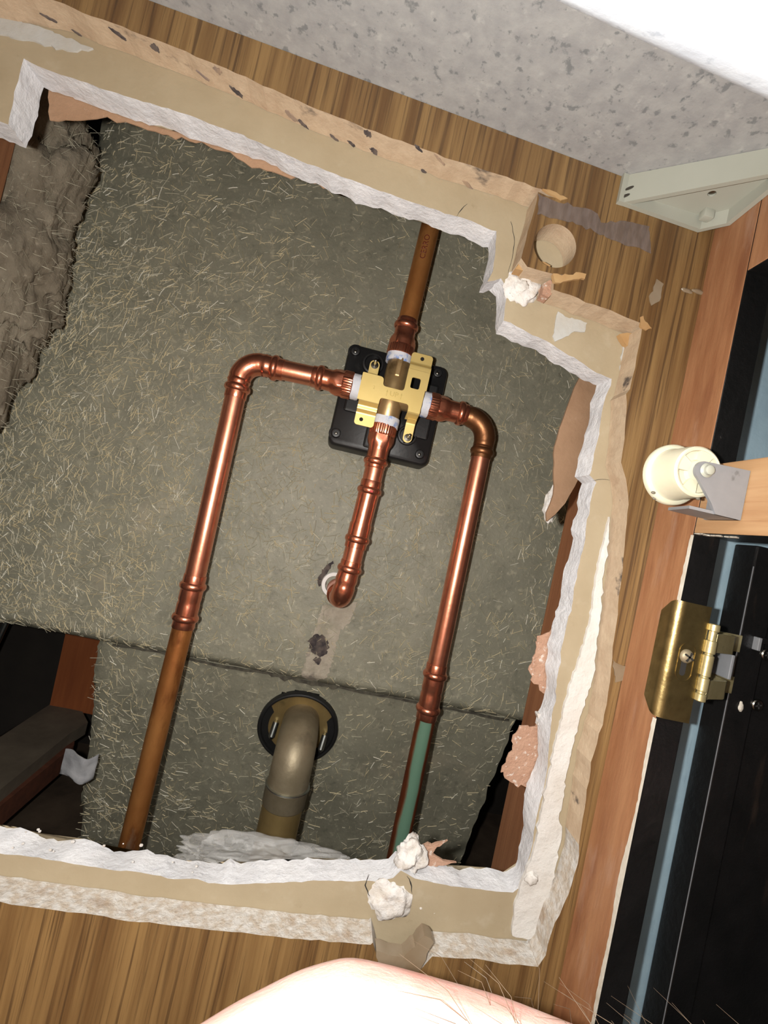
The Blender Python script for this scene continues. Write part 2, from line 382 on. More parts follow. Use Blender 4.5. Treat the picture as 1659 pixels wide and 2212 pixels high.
# curled flap of drywall paper hanging inside the hole, with a crumb of gypsum at its tip
def flapbend(c):
    t = max(0., min(1., (.075-c.z)/.085)); return c + Vector((0, .022*t*t, 0))
patch('hanging_paper_flap', [(1258,806),(1284,818),(1310,832),(1302,880),(1285,935),(1272,985),(1262,1012),(1248,1050),(1232,1088),(1214,1112),(1196,1130),(1193,1108),(1203,1066),(1200,1000),(1198,965),(1208,925),(1224,880),(1242,838)],
  .034, .0012, 'flap_paper', wall, .0003, .004, 'curled brown paper flap hanging at the right edge of the hole', flapbend)
bm = B(); bmesh.ops.create_icosphere(bm, subdivisions=3, radius=1)
c0 = atY(1190, 1092, .05)
for v in bm.verts:
    k = 1+.5*noise.noise(v.co*2.2); v.co = c0 + Vector((v.co.x*.0035*k-.2*v.co.z*.004, v.co.y*.003*k, v.co.z*.0095*k))
obj('gypsum_crumb', bm, 'gypsum_dust', wall)
# joint compound smeared down the right side
cp = [(1318,1116),(1298,1200),(1288,1250),(1276,1340),(1254,1418),(1234,1472),(1214,1552),(1198,1616),(1183,1688),(1167,1770),(1154,1840),(1132,1898),(1124,1916),(1112,1960),(1106,2024),(1140,2030),(1158,2022),(1166,2050),
 (1190,2012),(1180,1960),(1192,1912),(1212,1812),(1214,1786),(1206,1770),(1216,1726),(1222,1680),(1240,1600),(1254,1550),(1272,1494),(1282,1465),(1292,1370),(1300,1310),(1302,1250),(1312,1200)]
pts = rough([atY(x, y, YF-.0016) for x, y in cp], .002, .0003)
bm = B(); prism(bm, pts, (0, .0018, 0)); obj('joint_compound', bm, 'compound', wall, 40, 'white textured joint compound strip down the right of the hole')
patch('joint_compound', [(0,38),(40,42),(75,55),(120,72),(165,88),(200,106),(165,110),(120,102),(60,86),(0,74),(-60,60),(-60,30)], YF-.0008, .001, 'compound_pale', wall, .0004, .002, 'pale smear of compound at the top left corner')
patch('torn_paper_patch', [(1205,672),(1222,684),(1268,697),(1262,718),(1240,716),(1222,728),(1198,737),(1196,725),(1200,698)], YF-.0005, .0007, 'compound_pale', wall, .0003, .0015, 'pale grey patch where the face paper is torn off')
patch('torn_paper_patch', [(1346,748),(1356,755),(1352,790),(1344,828),(1340,800),(1342,770)], YF-.0005, .0007, 'compound_pale', wall, .0003, .0015)
def lump(name, px, Y, r, mat, parent, seed=0., label=None, sub=3, amp=.35, freq=1.6):
    bm = B(); bmesh.ops.create_icosphere(bm, subdivisions=sub, radius=1); c = atY(px[0], px[1], Y)
    for v in bm.verts:
        k = 1+amp*noise.fractal(v.co*freq+Vector((seed, seed*2, 0)), 1., 2., 4)
        v.co = c + Vector((v.co.x*r[0], v.co.y*r[1], v.co.z*r[2]))*k
    return obj(name, bm, mat, parent, 60, label)
lump('plaster_lump', (1128,622), YF-.0005, (.0082, .0035, .0075), 'gypsum_dust', wall, 3., 'round broken plaster lump beside the notch', 4)
lump('plaster_lump', (1126,618), YF-.0035, (.0035, .0014, .003), 'compound', wall, 5.)
lump('plaster_lump', (842,1940), YF+.001, (.0105, .004, .0095), 'gypsum_dust', wall, 9., 'white plaster lump at the break in the lower edge', 4)
lump('plaster_lump', (885,1848), YB-.006, (.0065, .006, .0085), 'gypsum_dust', wall, 12., None, 4, .5)
lump('gypsum_crumb', (1148,1897), YF-.002, (.0028, .002, .003), 'compound', wall, 15.)
patch('torn_face_paper', [(893,1842),(905,1830),(930,1824),(964,1814),(944,1832),(934,1840),(950,1856),(985,1868),(940,1872),(900,1868)], YB-.003, .0012, 'kraft_dusty', wall, .0005, .0018)
rs = random.Random(4)
bm = B()
for i in range(34):                       # crumbs of dust sitting on the lower cut edge
    x = rs.uniform(-.17, .11); c = Vector((x, rs.uniform(YF-.001, YB), -.168 + rs.uniform(-.001, .0015)))
    r = rs.uniform(.0004, .0011)
    mtx = Matrix.Translation(c) @ Matrix.Diagonal((r, r*.9, r*.7, 1))
    bmesh.ops.create_icosphere(bm, subdivisions=1, radius=1, matrix=mtx)
obj('plaster_crumbs', bm, 'gypsum_dust', wall, 0, kind='stuff')

# ================================================================== VANITY CABINET
def zc(x): return .1868 - .0543*x            # underside of the counter
XS = .1412                                  # back face of the face frame
cab = thing('vanity_cabinet', 'oak laminate vanity cabinet with a rough opening sawn through its side panel', 'cabinet', (.0, -.2, -.33))
pan_px = [(115,0),(200,35),(350,90),(450,131),(550,175),(685,236),(830,292),(980,345),(1150,401),(1222,428),(1218,434),(1163,416),(1146,481),(1127,557),(1140,574),(1165,584),(1198,592),(1262,596),(1250,603),(1205,604),(1195,606),(1195,625),
  (1300,664),(1405,707),(1398,713),(1388,706),(1375,770),(1361,839),(1354,850),(1350,949),(1340,1000),(1352,1035),(1358,1072),(1350,1168),(1342,1247),(1334,1327),(1322,1421),(1318,1472),(1306,1544),(1278,1647),(1262,1747),(1254,1806),(1247,1866),(1227,1932),
  (1208,1975),(1191,2015),(1178,2065),(1162,2088),(1082,2081),(1028,2071),(932,2068),(905,2100),(870,2108),(820,2090),(806,2038),(800,2040),(625,2027),(500,2012),(300,1992),(150,1970),(0,1950),(-200,1925),(-200,-60)]
hole = [atY(x, y, YP) for x, y in pan_px]
hole = rough(hole, .004, .00022)
cc = atY(1199, 531, YP); cr = .0100
circ = [cc + Vector((cr*cos(a), 0, cr*sin(a))) for a in [2*pi*i/48 for i in range(48)]]
outer = [Vector(p) for p in ((-.40, YP, -.40), (XS, YP, -.40), (XS, YP, zc(XS)-.0002), (-.40, YP, zc(-.40)-.0002))]
bm = B(); prism(bm, outer, (0, PT-.0002, 0), 0, 1, [hole, circ])
for f in bm.faces:
    if f.material_index == 1 and f.calc_center_median().z < -.12 : f.material_index = 2
bm.normal_update()
obj('side_panel', bm, ['oak_laminate', 'particle_core', 'particle_dusty'], cab, 0, 'oak-grain side panel sawn open around the hole')
# chips and splinters on the panel
patch('broken_chip', [(1127,557),(1150,556),(1178,566),(1188,572),(1186,582),(1160,584),(1132,586),(1112,580)], YP+.004, .005, 'splinter_wood', cab, .0003, .002)
patch('splinter', [(1196,590),(1228,594),(1252,586),(1266,594),(1262,600),(1226,606),(1200,610)], YP-.0012, .0022, 'splinter_wood', cab, .0003, .0015, 'raised wood splinter beside the round hole')
patch('splinter', [(1170,640),(1176,612),(1192,606),(1196,625),(1186,642)], YP+.003, .006, 'kraft_dusty', cab, .0004, .002)
patch('splinter', [(1340,722),(1356,718),(1378,722),(1360,752),(1350,742)], YP+.0095, .003, 'splinter_wood', cab, .0002, .002)
patch('splinter', [(1172,408),(1196,412),(1218,424),(1226,431),(1214,432),(1190,420)], YP-.0006, .0012, 'splinter_wood', cab, .0002, .0015)
patch('splinter', [(1384,686),(1390,682),(1393,694),(1404,704),(1408,710),(1396,712),(1384,704)], YP-.0005, .0012, 'splinter_wood', cab, .0002, .0012)
patch('broken_chip', [(812,2052),(840,2064),(872,2066),(896,2040),(916,2022),(934,2036),(926,2062),(908,2098),(870,2122),(822,2098)], YP-.002, .006, 'glue_drip', cab, .0004, .002)
patch('tape_residue_strip', [(1163,418),(1200,436),(1255,446),(1292,462),(1300,478),(1340,478),(1402,486),(1406,545),(1330,520),(1230,478),(1160,462)], YP-.0003, .0002, 'tape_residue', cab, .0004, .002, 'greyish strip of old tape residue')
patch('glue_smear', [(1403,640),(1420,606),(1432,612),(1424,650),(1408,660)], YP-.0004, .0004, 'glue_drip', cab, .0003, .0015)
# saw burns on the upper cut edge of the panel
hs = sorted([p for p in hole if p.z > .02 and p.x < .08], key=lambda p: p.x)
def zedge(x):
    for a, b_ in zip(hs, hs[1:]):
        if a.x <= x <= b_.x: return a.z + (b_.z-a.z)*(x-a.x)/max(1e-6, b_.x-a.x)
    return hs[0].z
for px, py, l, w, m_ in ((255,72,.006,.0012,'soot'), (335,102,.004,.0022,'soot'), (105,38,.005,.0008,'soot'), (165,82,.004,.0007,'soot'), (470,152,.0035,.0020,'stain_gray'), (512,198,.006,.0016,'soot'), (440,165,.006,.0008,'stain_gray'), (655,268,.005,.0012,'soot'), (628,248,.006,.0018,'stain_gray'),
                         (722,297,.005,.0010,'soot'), (760,310,.004,.0010,'soot'), (795,288,.004,.0018,'soot'), (808,326,.004,.0018,'soot'), (905,320,.004,.0008,'soot'), (950,345,.006,.0010,'stain_gray'), (915,372,.003,.0009,'soot'), (1010,398,.006,.0012,'stain_gray')):
    best = min(((abs((atY(px, py, PT*i/40)).z - zedge(atY(px, py, PT*i/40).x)), i) for i in range(2, 39)))
    c = atY(px, py, PT*best[1]/40); sl = (zedge(c.x+.003)-zedge(c.x-.003))/.006
    ex = Vector((1, .55, sl)).normalized(); ey = Vector((-.5, 1, -.5*sl)).normalized(); c.z = zedge(c.x) - .0004
    rs = random.Random(px)
    pts = [c + ex*(l*.5*cos(a)*(1+rs.uniform(-.3, .3))) + ey*(w*.7*sin(a)*(1+rs.uniform(-.4, .4))) for a in [2*pi*i/18 for i in range(18)]]
    bm = B(); prism(bm, pts, (0, 0, .0007)); obj('burn_mark', bm, m_, cab, 0)
def crack(px, Y, w, par):
    pts = rough([atY(x, y, Y) for x, y in px], .0015, .0001)[:-max(1, int((atY(*px[-1], Y)-atY(*px[0], Y)).length/.0015))+1]
    k = len(pts); A = []; Bq = []
    for i, p in enumerate(pts):
        t_ = (pts[min(k-1, i+1)]-pts[max(0, i-1)]).normalized(); nv = Vector((-t_.z, 0, t_.x)); ww = w*(.35+.65*abs(noise.noise(p*600)))*(1-abs(2*i/max(1, k-1)-1)**3*.8)
        A.append(p+nv*ww); Bq.append(p-nv*ww)
    bm = B(); prism(bm, A+Bq[::-1], (0, .0002, 0)); obj('crack', bm, 'hole_dark', par, 0)
crack([(797,1888),(789,1912),(796,1932),(806,1944)], YF-.0003, .0004, wall); crack([(879,1893),(888,1908),(890,1930)], YF-.0003, .0004, wall)
crack([(1010,440),(996,452),(986,468)], YF-.0002, .00025, wall); crack([(1280,1038),(1300,1035),(1318,1037)], YF-.0002, .00022, wall)
crack([(1104,478),(1112,520),(1106,560),(1098,590)], YF-.0002, .0002, wall)
# face frame: stile, top rail, drawer rail
ZT = .1365; XFR = .1535; YS = -.0245
def stile_box(lo, hi, wood_axis):
    bm = B(); box(bm, lo, hi, .0005)
    for f in bm.faces: f.material_index = 0 if (f.normal.x < -.7) else 1
    return bm
bm = stile_box((XS, YS, -.42), (XFR, YF-.0009, zc(XFR)-.0002), 2)
bm.normal_update()
for f in bm.faces: f.material_index = 0 if f.normal.x < -.7 else 1
stile = obj('stile', bm, ['stile_wood', 'black_paint'], cab, 0, 'reddish face frame stile with black painted edge')
bm = B(); box(bm, (XS, -.55, ZT), (XFR, YS-.0001, zc(XFR)-.0002), .0005); bm.normal_update()
for f in bm.faces: f.material_index = 0 if f.normal.x < -.7 else 1
obj('top_rail', bm, ['stile_wood', 'black_paint'], cab, 0)
bm = B(); box(bm, (XS, -.55, .0254), (XFR+.004, YS-.0001, .0538), .0005); bm.normal_update()
for f in bm.faces: f.material_index = 0 if f.normal.x < -.7 else 1
rail = obj('drawer_rail', bm, ['rail_wood', 'black_paint'], cab, 0, 'bare wooden drawer rail with black painted underside')
rs = random.Random(11)
for (y, x, l, w) in ((-.0262, .1425, .003, .0011), (-.0305, .1450, .0045, .001), (-.038, .146, .003, .0008)):
    bm = B(); pts = rough([Vector((x-w, y-l, .0253)), Vector((x+w, y-l*.8, .0253)), Vector((x+w*1.2, y+l, .0253)), Vector((x-w*.8, y+l, .0253))], .001, .0002)
    prism(bm, [Vector((p.x, p.y, .0254)) for p in pts], (0, 0, -.0003)); obj('chipped_spot', bm, 'chipped_white', rail, 0)
# white unpainted line where the black paint ends on the stile
for za, zb2 in ((.0245, -.0035), (-.0508, -.20)):
    bm = B(); n = 90; A, Bk = [], []
    for i in range(n+1):
        z = za + (zb2-za)*i/n
        w = max(.0002, .0004 + .0022*max(0, noise.noise(Vector((0, 0, z*30)))+.35) + .0004*noise.noise(Vector((3, 0, z*400))))
        A.append(Vector((XS-.0003, YS-.0002, z))); Bk.append(Vector((XS-.0003, YS+w, z)))
    prism(bm, A + Bk[::-1], (.0006, 0, 0)); obj('white_paint_line', bm, 'chipped_white', cab, 0, 'ragged white line along the edge of the black paint')
# black paint crept over the stile corner above the rail
for px, Y in (((1508,630), -.0002), ((1484,628), -.0002), ((1368,1455), -.0004)):
    lump('glue_drip', px, Y, (.0030, .0006, .0011), 'glue_drip', cab, px[0]*.1, None, 2)
patch('glue_smear', [(1322,1425),(1340,1432),(1365,1440),(1395,1460),(1390,1476),(1350,1470),(1330,1472)], YP-.0004, .0004, 'glue_drip', cab, .0004, .0015)
# the rest of the box, behind and around the camera
for nm, lo, hi in (('bottom_panel', (-.40, -.62, -.345), (XS, -.0003, -.33)), ('back_panel', (-.412, -.62, -.40), (-.4002, 0, .182)),
                   ('far_side_panel', (-.40, -.635, -.40), (XS, -.6202, .182))):
    bm = B(); box(bm, lo, hi); obj(nm, bm, 'cabinet_interior', cab, 0)

# ---- plastic corner brace
def P(x, y, z): return Vector((x, y, z))
brace = None
ZC = .1824
bm = B()
t = .0022
a0, a1 = P(.0912, -.0002, zc(.0912)-.0002), P(XS-.0002, -.0415, zc(XS)-.0002)          # diagonal web ends on counter
zb = .1682
# diagonal web
d = Vector((a1.x-a0.x, a1.y-a0.y, 0)).normalized(); nrm = Vector((-d.y, d.x, 0)); nrm = nrm if nrm.y > 0 else -nrm
prism(bm, [a0, a1, P(a1.x, a1.y, zb), P(a0.x, a0.y, zb)], nrm*t)
# web against side panel and web against stile
prism(bm, [P(.0912, -.0002, zc(.0912)-.0003), P(.1330, -.0002, zc(.133)-.0003), P(.1330, -.0002, .1665), P(.0912, -.0002, zb)], P(0, -t, 0))
prism(bm, [P(XS-.0002, -.0095, zc(XS)-.0003), P(XS-.0002, -.0415, zc(XS)-.0003), P(XS-.0002, -.0415, zb), P(XS-.0002, -.0095, .1662)], P(-t, 0, 0))
prism(bm, [P(.1330, -.0002, zc(.133)-.0003), P(XS-.0002, -.0095, zc(XS)-.0003), P(XS-.0002, -.0095, .1662), P(.1330, -.0002, .1665)], P(-.0012, -.0016, 0))
# recessed triangular plate with a screw hole
hc = P(.1262, -.0145, .1730)
tri = [P(.0930, -.0006, .1730), P(.1325, -.0006, .1730), P(XS-.0010, -.0098, .1730), P(XS-.0010, -.0405, .1730)]
hol = [hc + P(.0017*cos(a), .0017*sin(a), 0) for a in [2*pi*i/24 for i in range(24)]]
prism(bm, tri, P(0, 0, .002), 0, 0, [hol])
brace = obj('corner_brace', bm, 'brace_plastic', cab, 0, 'off-white plastic corner brace under the counter')
bm = B(); straight(bm, hc+P(0, 0, .0025), (0, 0, -1), [(0, .0016), (.0016, .0016), (.002, .001)], 16); obj('screw', bm, 'screw_steel', brace)
bm = B(); box(bm, P(.1295, -.0075, .1690), P(.1345, -.0035, .1732), .0006); obj('gusset', bm, 'brace_plastic', brace)
for (px, py) in ((1358,418), (1353,424)):
    q = a0 + d*((atY(px, py, -.006).x - a0.x)/d.x if False else .0045 if py < 420 else .0035)
    bm = B(); c = P(q.x, q.y, zb+ (.0062 if py < 420 else .0028)) - nrm*.0002
    pts = [c + d*(.0018*cos(a)) + P(0, 0, .0007*sin(a)+.0004*cos(a)) for a in [2*pi*i/16 for i in range(16)]]
    prism(bm, pts, -nrm*.0002); obj('slot', bm, 'screw_steel', brace, 0)

# ---- drawer roller
rc = P(.1233, -.0436, .0449)
rol = thing.__call__ if False else None
roller = bpy.data.objects.new('drawer_roller', None); COL.objects.link(roller); roller.empty_display_size = .01
roller.parent = cab; roller.location = rc - ORG[cab.name]; ORG[roller.name] = rc
roller['label'] = 'white nylon drawer roller on a grey metal bracket'
bm = B()
prof = [(.0148, .003), (.0148, .0114), (.0144, .0119), (.0128, .0119), (.0122, .0114), (.0119, .0102), (.0110, .0098), (.0025, .0096), (.0006, .0093), (0, .0086), (.0002, .0079), (.0016, .0076), (.0018, .0046), (.0006, .0040), (.0002, .002), (.0002, .0012)]
straight(bm, rc, (0, 1, 0), prof, 56); obj('wheel', bm, 'nylon', roller, 40, 'ivory nylon wheel with a flange')
for k in range(4):                                        # raised spokes between sunken pockets on the wheel face
    a = pi/4 + k*pi/2 + .5
    bm = B(); e = Vector((cos(a), 0, sin(a))); s = Vector((-sin(a), 0, cos(a)))
    prism(bm, [rc+e*.0035-s*.0016+P(0, .0004, 0), rc+e*.008-s*.0030+P(0, .0004, 0), rc+e*.008+s*.0030+P(0, .0004, 0), rc+e*.0035+s*.0016+P(0, .0004, 0)], (0, .0016, 0))
    obj('spoke', bm, 'nylon', roller, 0)
for ang, y in ((4.25, .0146), (4.0, .0125), (5.05, .0030)):
    bm = B(); q = rc + P(.0119*cos(ang)*(1 if y > .01 else .82), y-.001, .0119*sin(ang)*(1 if y > .01 else .82))
    bmesh.ops.create_icosphere(bm, subdivisions=2, radius=1, matrix=Matrix.Translation(q) @ Matrix.Diagonal((.0009, .0006, .0006, 1))); obj('scuff', bm, 'nylon_soiled', roller)
bm = B()
pl = [rc+P(.0035*cos(a), 0, .0035*sin(a)) for a in [radians(d_) for d_ in range(100, 241, 10)]]
yb = rc.y-.0024
pl = [P(p.x, yb, p.z) for p in pl] + [P(rc.x+.0052, yb, rc.z-.0108), P(rc.x+.0075, yb, rc.z-.0142), P(XS-.0004, yb, rc.z-.0142), P(XS-.0004, yb, rc.z+.0042)]
prism(bm, pl, (0, .0012, 0)); obj('bracket_plate', bm, 'bracket_zinc', roller, 0, 'grey metal bracket plate')
bm = B(); prism(bm, [P(rc.x-.002, yb+.0012, rc.z-.0142), P(XS-.0004, yb, rc.z-.0142), P(XS-.0004, yb+.014, rc.z-.0142), P(rc.x, yb+.0145, rc.z-.0142)], (0, 0, .0011)); obj('bracket_flange', bm, 'bracket_zinc', roller, 0)
bm = B(); box(bm, P(XS-.0013, yb+.0002, rc.z-.0142), P(XS-.0002, yb+.016, rc.z+.0042)); obj('bracket_flange', bm, 'bracket_zinc', roller, 0)
bm = B(); straight(bm, rc+P(.0008, -.0026, .0004), (0, -1, 0), [(0, .0026), (.0002, .0024), (.0006, .0018), (.0016, .0017), (.0019, .0012)], 24); obj('axle_pin', bm, 'brace_plastic', roller)

# ---- wrap hinge on the stile
YD, XD = -.0020, .1920                      # open door: inner face and hinge-side edge
hz0, hz1 = -.0500, -.0025
hinge = bpy.data.objects.new('hinge', None); COL.objects.link(hinge); hinge.empty_display_size = .01
hloc = P(.147, -.026, -.05); hinge.parent = cab; hinge.location = hloc - ORG[cab.name]; ORG[hinge.name] = hloc
hinge['label'] = 'antique brass wrap hinge on the black stile'
bm = B()
rad = .0042; x0 = XS-.0012; yo = YS-.0012
prof2 = [P(x0, YS+.0075, 0), P(x0, yo+rad, 0)] + [P(x0+rad-rad*cos(a), yo+rad-rad*sin(a), 0) for a in [pi/2*i/8 for i in range(1, 9)]] + [P(XFR+.0012, yo, 0)]
inner = [P(p.x+.0010, p.y+(.0010 if p.y < yo+rad+.001 else 0), 0) for p in prof2]
inner = []
for i, p in enumerate(prof2):
    a = prof2[max(0, i-1)]; c = prof2[min(len(prof2)-1, i+1)]; tt = (c-a).normalized(); inner.append(p + Vector((-tt.y, tt.x, 0))*.0008)
def hz(i, top):
    # rounded corners at the wrapped side
    k = [.0058, .0012, .0007, .0003, .0001, 0, 0, 0, 0, 0][min(i, 9)]
    return (hz1-k) if top else (hz0+k)
rt = [[P(p.x, p.y, hz(i, True)) for i, p in enumerate(prof2)], [P(p.x, p.y, hz(i, False)) for i, p in enumerate(prof2)]]
ri = [[P(p.x, p.y, hz(i, True)) for i, p in enumerate(inner)], [P(p.x, p.y, hz(i, False)) for i, p in enumerate(inner)]]
vt = [bm.verts.new(p) for p in rt[0]]; vb = [bm.verts.new(p) for p in rt[1]]; wt = [bm.verts.new(p) for p in ri[0]]; wb = [bm.verts.new(p) for p in ri[1]]
for i in range(len(vt)-1):
    bm.faces.new((vt[i], vt[i+1], vb[i+1], vb[i])); bm.faces.new((wt[i], wb[i], wb[i+1], wt[i+1]))
    bm.faces.new((vt[i], wt[i], wt[i+1], vt[i+1])); bm.faces.new((vb[i], vb[i+1], wb[i+1], wb[i]))
bm.faces.new((vt[0], vb[0], wb[0], wt[0])); bm.faces.new((vt[-1], wt[-1], wb[-1], vb[-1]))
plate = obj('wrap_plate', bm, 'antique_brass', hinge, 40, 'antique brass plate wrapped around the stile')
def stadium(c, rx, rz, n=10):
    return [c + P(rx*cos(a), 0, (rz-rx)*(1 if sin(a) >= 0 else -1) + rx*sin(a)) for a in [2*pi*(i+.5)/(4*n) for i in range(4*n)]]
hc2 = P(.1480, yo, -.0262)
bm = B(); o_ = stadium(hc2, .0036, .0078); i_ = stadium(hc2, .0033, .0075)
prism(bm, o_, (0, -.0003, 0), 0, 0, [i_]); obj('embossed_ring', bm, 'antique_brass', plate, 0)
bm = B(); prism(bm, stadium(hc2+P(-.0006, 0, -.0022), .0012, .0034), (0, -.0001, 0)); obj('slot', bm, 'hole_dark', plate, 0)
bm = B(); sc = hc2+P(-.0002, 0, .0024)
straight(bm, sc, (0, -1, 0), [(0, .0028), (.0006, .0027), (.0014, .0020), (.0018, .0010), (.0019, .0002)], 28)
scr = obj('screw', bm, 'dull_brass', plate)
bm = B()
for a in (radians(-25), radians(65)):
    e = Vector((cos(a), 0, sin(a))); s = Vector((-sin(a), 0, cos(a)))
    q = sc + P(0, -.0013, 0); prism(bm, [q-e*.0020-s*.00035, q+e*.0020-s*.00035, q+e*.0020+s*.00035, q-e*.0020+s*.00035], (0, -.00065, 0))
# barrel and door leaf
obj('cross_slot', bm, 'hole_dark', scr, 0)
bm2 = B(); bx_, by_ = .1568, YS-.0016
tube(bm2, [P(bx_, by_, -.0088), P(bx_, by_, -.0092), P(bx_, by_, -.0400), P(bx_, by_, -.0404)], [.0010, .0016, .0016, .0010], 20)
obj('hinge_pin', bm2, 'hinge_brass', hinge)
for z0, z1 in ((-.0118, -.0088), (-.0208, -.0155), (-.0300, -.0214), (-.0362, -.0306), (-.0402, -.0370)):
    bm = B(); tube(bm, [P(bx_, by_, z1), P(bx_, by_, z1-.0003), P(bx_, by_, z0+.0003), P(bx_, by_, z0)], [.0017, .0021, .0021, .0017], 20); obj('knuckle', bm, 'hinge_brass', hinge)
for z0, z1 in ((-.0202, -.0125), (-.0395, -.0318)):
    bm = B(); xl_ = atY(1590, 1402, -.0170).x; prof3 = [P(bx_+.0014, by_-.0010, 0), P(bx_+.006, -.0235, 0), P(xl_-.0030, -.0185, 0), P(xl_-.0008, -.0168, 0), P(xl_+.0004, -.0140, 0), P(xl_+.0012, -.0060, 0), P(XD+.0012, YD-.0002, 0)]
    a = [P(p.x, p.y, z1) for p in prof3]; c = [P(p.x, p.y, z0) for p in prof3]
    th_ = P(-.0006, .0008, 0)
    loft(bm, [[a[i], c[i], c[i]+th_, a[i]+th_] for i in range(len(a))]); obj('hinge_leaf', bm, 'hinge_brass', hinge, 40)
bm = B(); box(bm, P(xl_, -.0160, -.0312), P(xl_+.0014, -.0035, -.0206), .0003); obj('hinge_leaf', bm, 'bracket_zinc', hinge, 0)

# ---- open door
door = bpy.data.objects.new('door', None); COL.objects.link(door); door.empty_display_size = .02
dl = P(.171, YD, -.45); door.parent = cab; door.location = dl-ORG[cab.name]; ORG[door.name] = dl
door['label'] = 'black painted cabinet door standing open'
def dbox(nm, lo, hi, bev=.0008, mat='black_paint', par=door, label=None):
    bm = B(); box(bm, lo, hi, bev); return obj(nm, bm, mat, par, 0, label)
dbox('door_stile', (XD, YD, -.45), (XD+.0135, YF-.002, .0300))
dbox('door_stile', (XD+.30, YD, -.45), (XD+.345, YF-.002, .0300))
dbox('door_rail', (XD+.0137, YD+.0004, .0105), (XD+.2998, YF-.002, .0300))
dbox('door_rail', (XD+.0137, YD+.0004, -.45), (XD+.2998, YF-.002, -.405))
dbox('door_panel', (XD+.0137, YD+.002, -.4048), (XD+.2998, YF-.003, .0103))
dbox('worn_bevel', (XD-.00005, YD-.00005, -.30), (XD+.00022, YD+.0003, .0200), 0, 'bracket_zinc')
c_ = atY(1634, 1384, YD); dbox('leaf_plate', (c_.x, YD-.0016, c_.z-.0006), (c_.x+.024, YD+.0025, c_.z+.0022), .0004)
dbox('leaf_tab', (c_.x-.0016, YD-.0030, c_.z-.0042), (c_.x, YD+.0025, c_.z+.0018), .0003, 'bracket_zinc')
for px_, py_ in ((1655,1414), (1635,1523)):
    bm = B(); c = atY(px_, py_, YD) + P(0, .0001, 0)
    straight(bm, c, (0, -1, 0), [(0, .0028), (.0006, .0028), (.001, .0024), (.0009, .0019), (.0007, .0010)], 28)
    s_ = obj('door_screw', bm, 'screw_steel', door)
    bm = B()
    q = c+P(0, -.0009, 0)
    for a in (.3, .3+pi/2):
        e = Vector((cos(a), 0, sin(a))); s = Vector((-sin(a), 0, cos(a)))
        prism(bm, [q-e*.0015-s*.0003, q+e*.0015-s*.0003, q+e*.0015+s*.0003, q-e*.0015+s*.0003], (0, -.0002, 0))
    obj('cross_slot', bm, 'hole_dark', s_, 0)
lump('paint_chip', (1600,1527), YD-.0002, (.0012, .0006, .0022), 'chipped_white', door, 2.)

# ================================================================== COUNTERTOP with moulded bowl
ctr = thing('countertop', 'speckled grey countertop seen from below at the top of the picture', 'countertop', (0, -.25, .1828))
def cbox(lo, hi):
    bm = B(); box(bm, (lo[0], lo[1], 0), (hi[0], hi[1], .022))
    for v in bm.verts: v.co.z += zc(v.co.x)
    return bm
for nm, lo, hi in (('counter_slab', (-.42, -.60), (.20, .0122)),):
    obj(nm, cbox(lo, hi), 'counter_stone', ctr, 0)
# moulded bowl under the slab: rounded box, speckled rim painted paler for flash glare, white below
def rrect(cx_, cy_, hx, hy, r, z, n=10):
    out = []
    for sx, sy, a0_ in ((1, 1, 0), (-1, 1, pi/2), (-1, -1, pi), (1, -1, 3*pi/2)):
        for i in range(n+1):
            a = a0_ + pi/2*i/n
            out.append(P(cx_+sx*(hx-r)+r*cos(a), cy_+sy*(hy-r)+r*sin(a), z))
    return out
bcx, hx, hy = -.005, .19, .155
bcy = -.0912-hy
rings = []
for ins, z in ((.010, .190), (.004, .155), (.001, .142), (0, .137), (.0008, .1335), (.0025, .1310), (.0050, .1292), (.0085, .1276), (.0125, .1262), (.020, .1245), (.04, .1225), (.07, .1215), (.11, .121)):
    rings.append([P(p.x, p.y + (p.x-.09)*.045, p.z - .0543*p.x) for p in rrect(bcx, bcy, hx-ins, hy-ins, max(.012, .05-ins*.3), z)])
bm = B(); loft(bm, rings, True, True)
for f in bm.faces:
    c = f.calc_center_median(); f.material_index = 0 if c.z + .0543*c.x < .1278 else 1
obj('sink_bowl', bm, ['bowl_white', 'bowl_rim_lit'], ctr, 60, 'white moulded sink bowl, blown out by the flash')

# ================================================================== CAVITY: studs, shower surround, insulation
YW = .212
st = B(); sx0 = atY(1050, 1885, .114).x + .002
box(st, (sx0, YB+.0002, -.50), (sx0+.038, .114, .60), .0015)
o = obj('wall_stud', st, 'stud_wood', None, 0); tag(o, 'reddish wooden stud behind the right edge of the hole', 'stud')
sxl = atY(36, 312, .114).x
st = B(); box(st, (sxl-.038, YB+.0002, -.50), (sxl, .114, .60), .0015)
o = obj('wall_stud', st, 'stud_wood', None, 0); tag(o, 'wooden stud showing behind the drywall corner at the far left', 'stud')

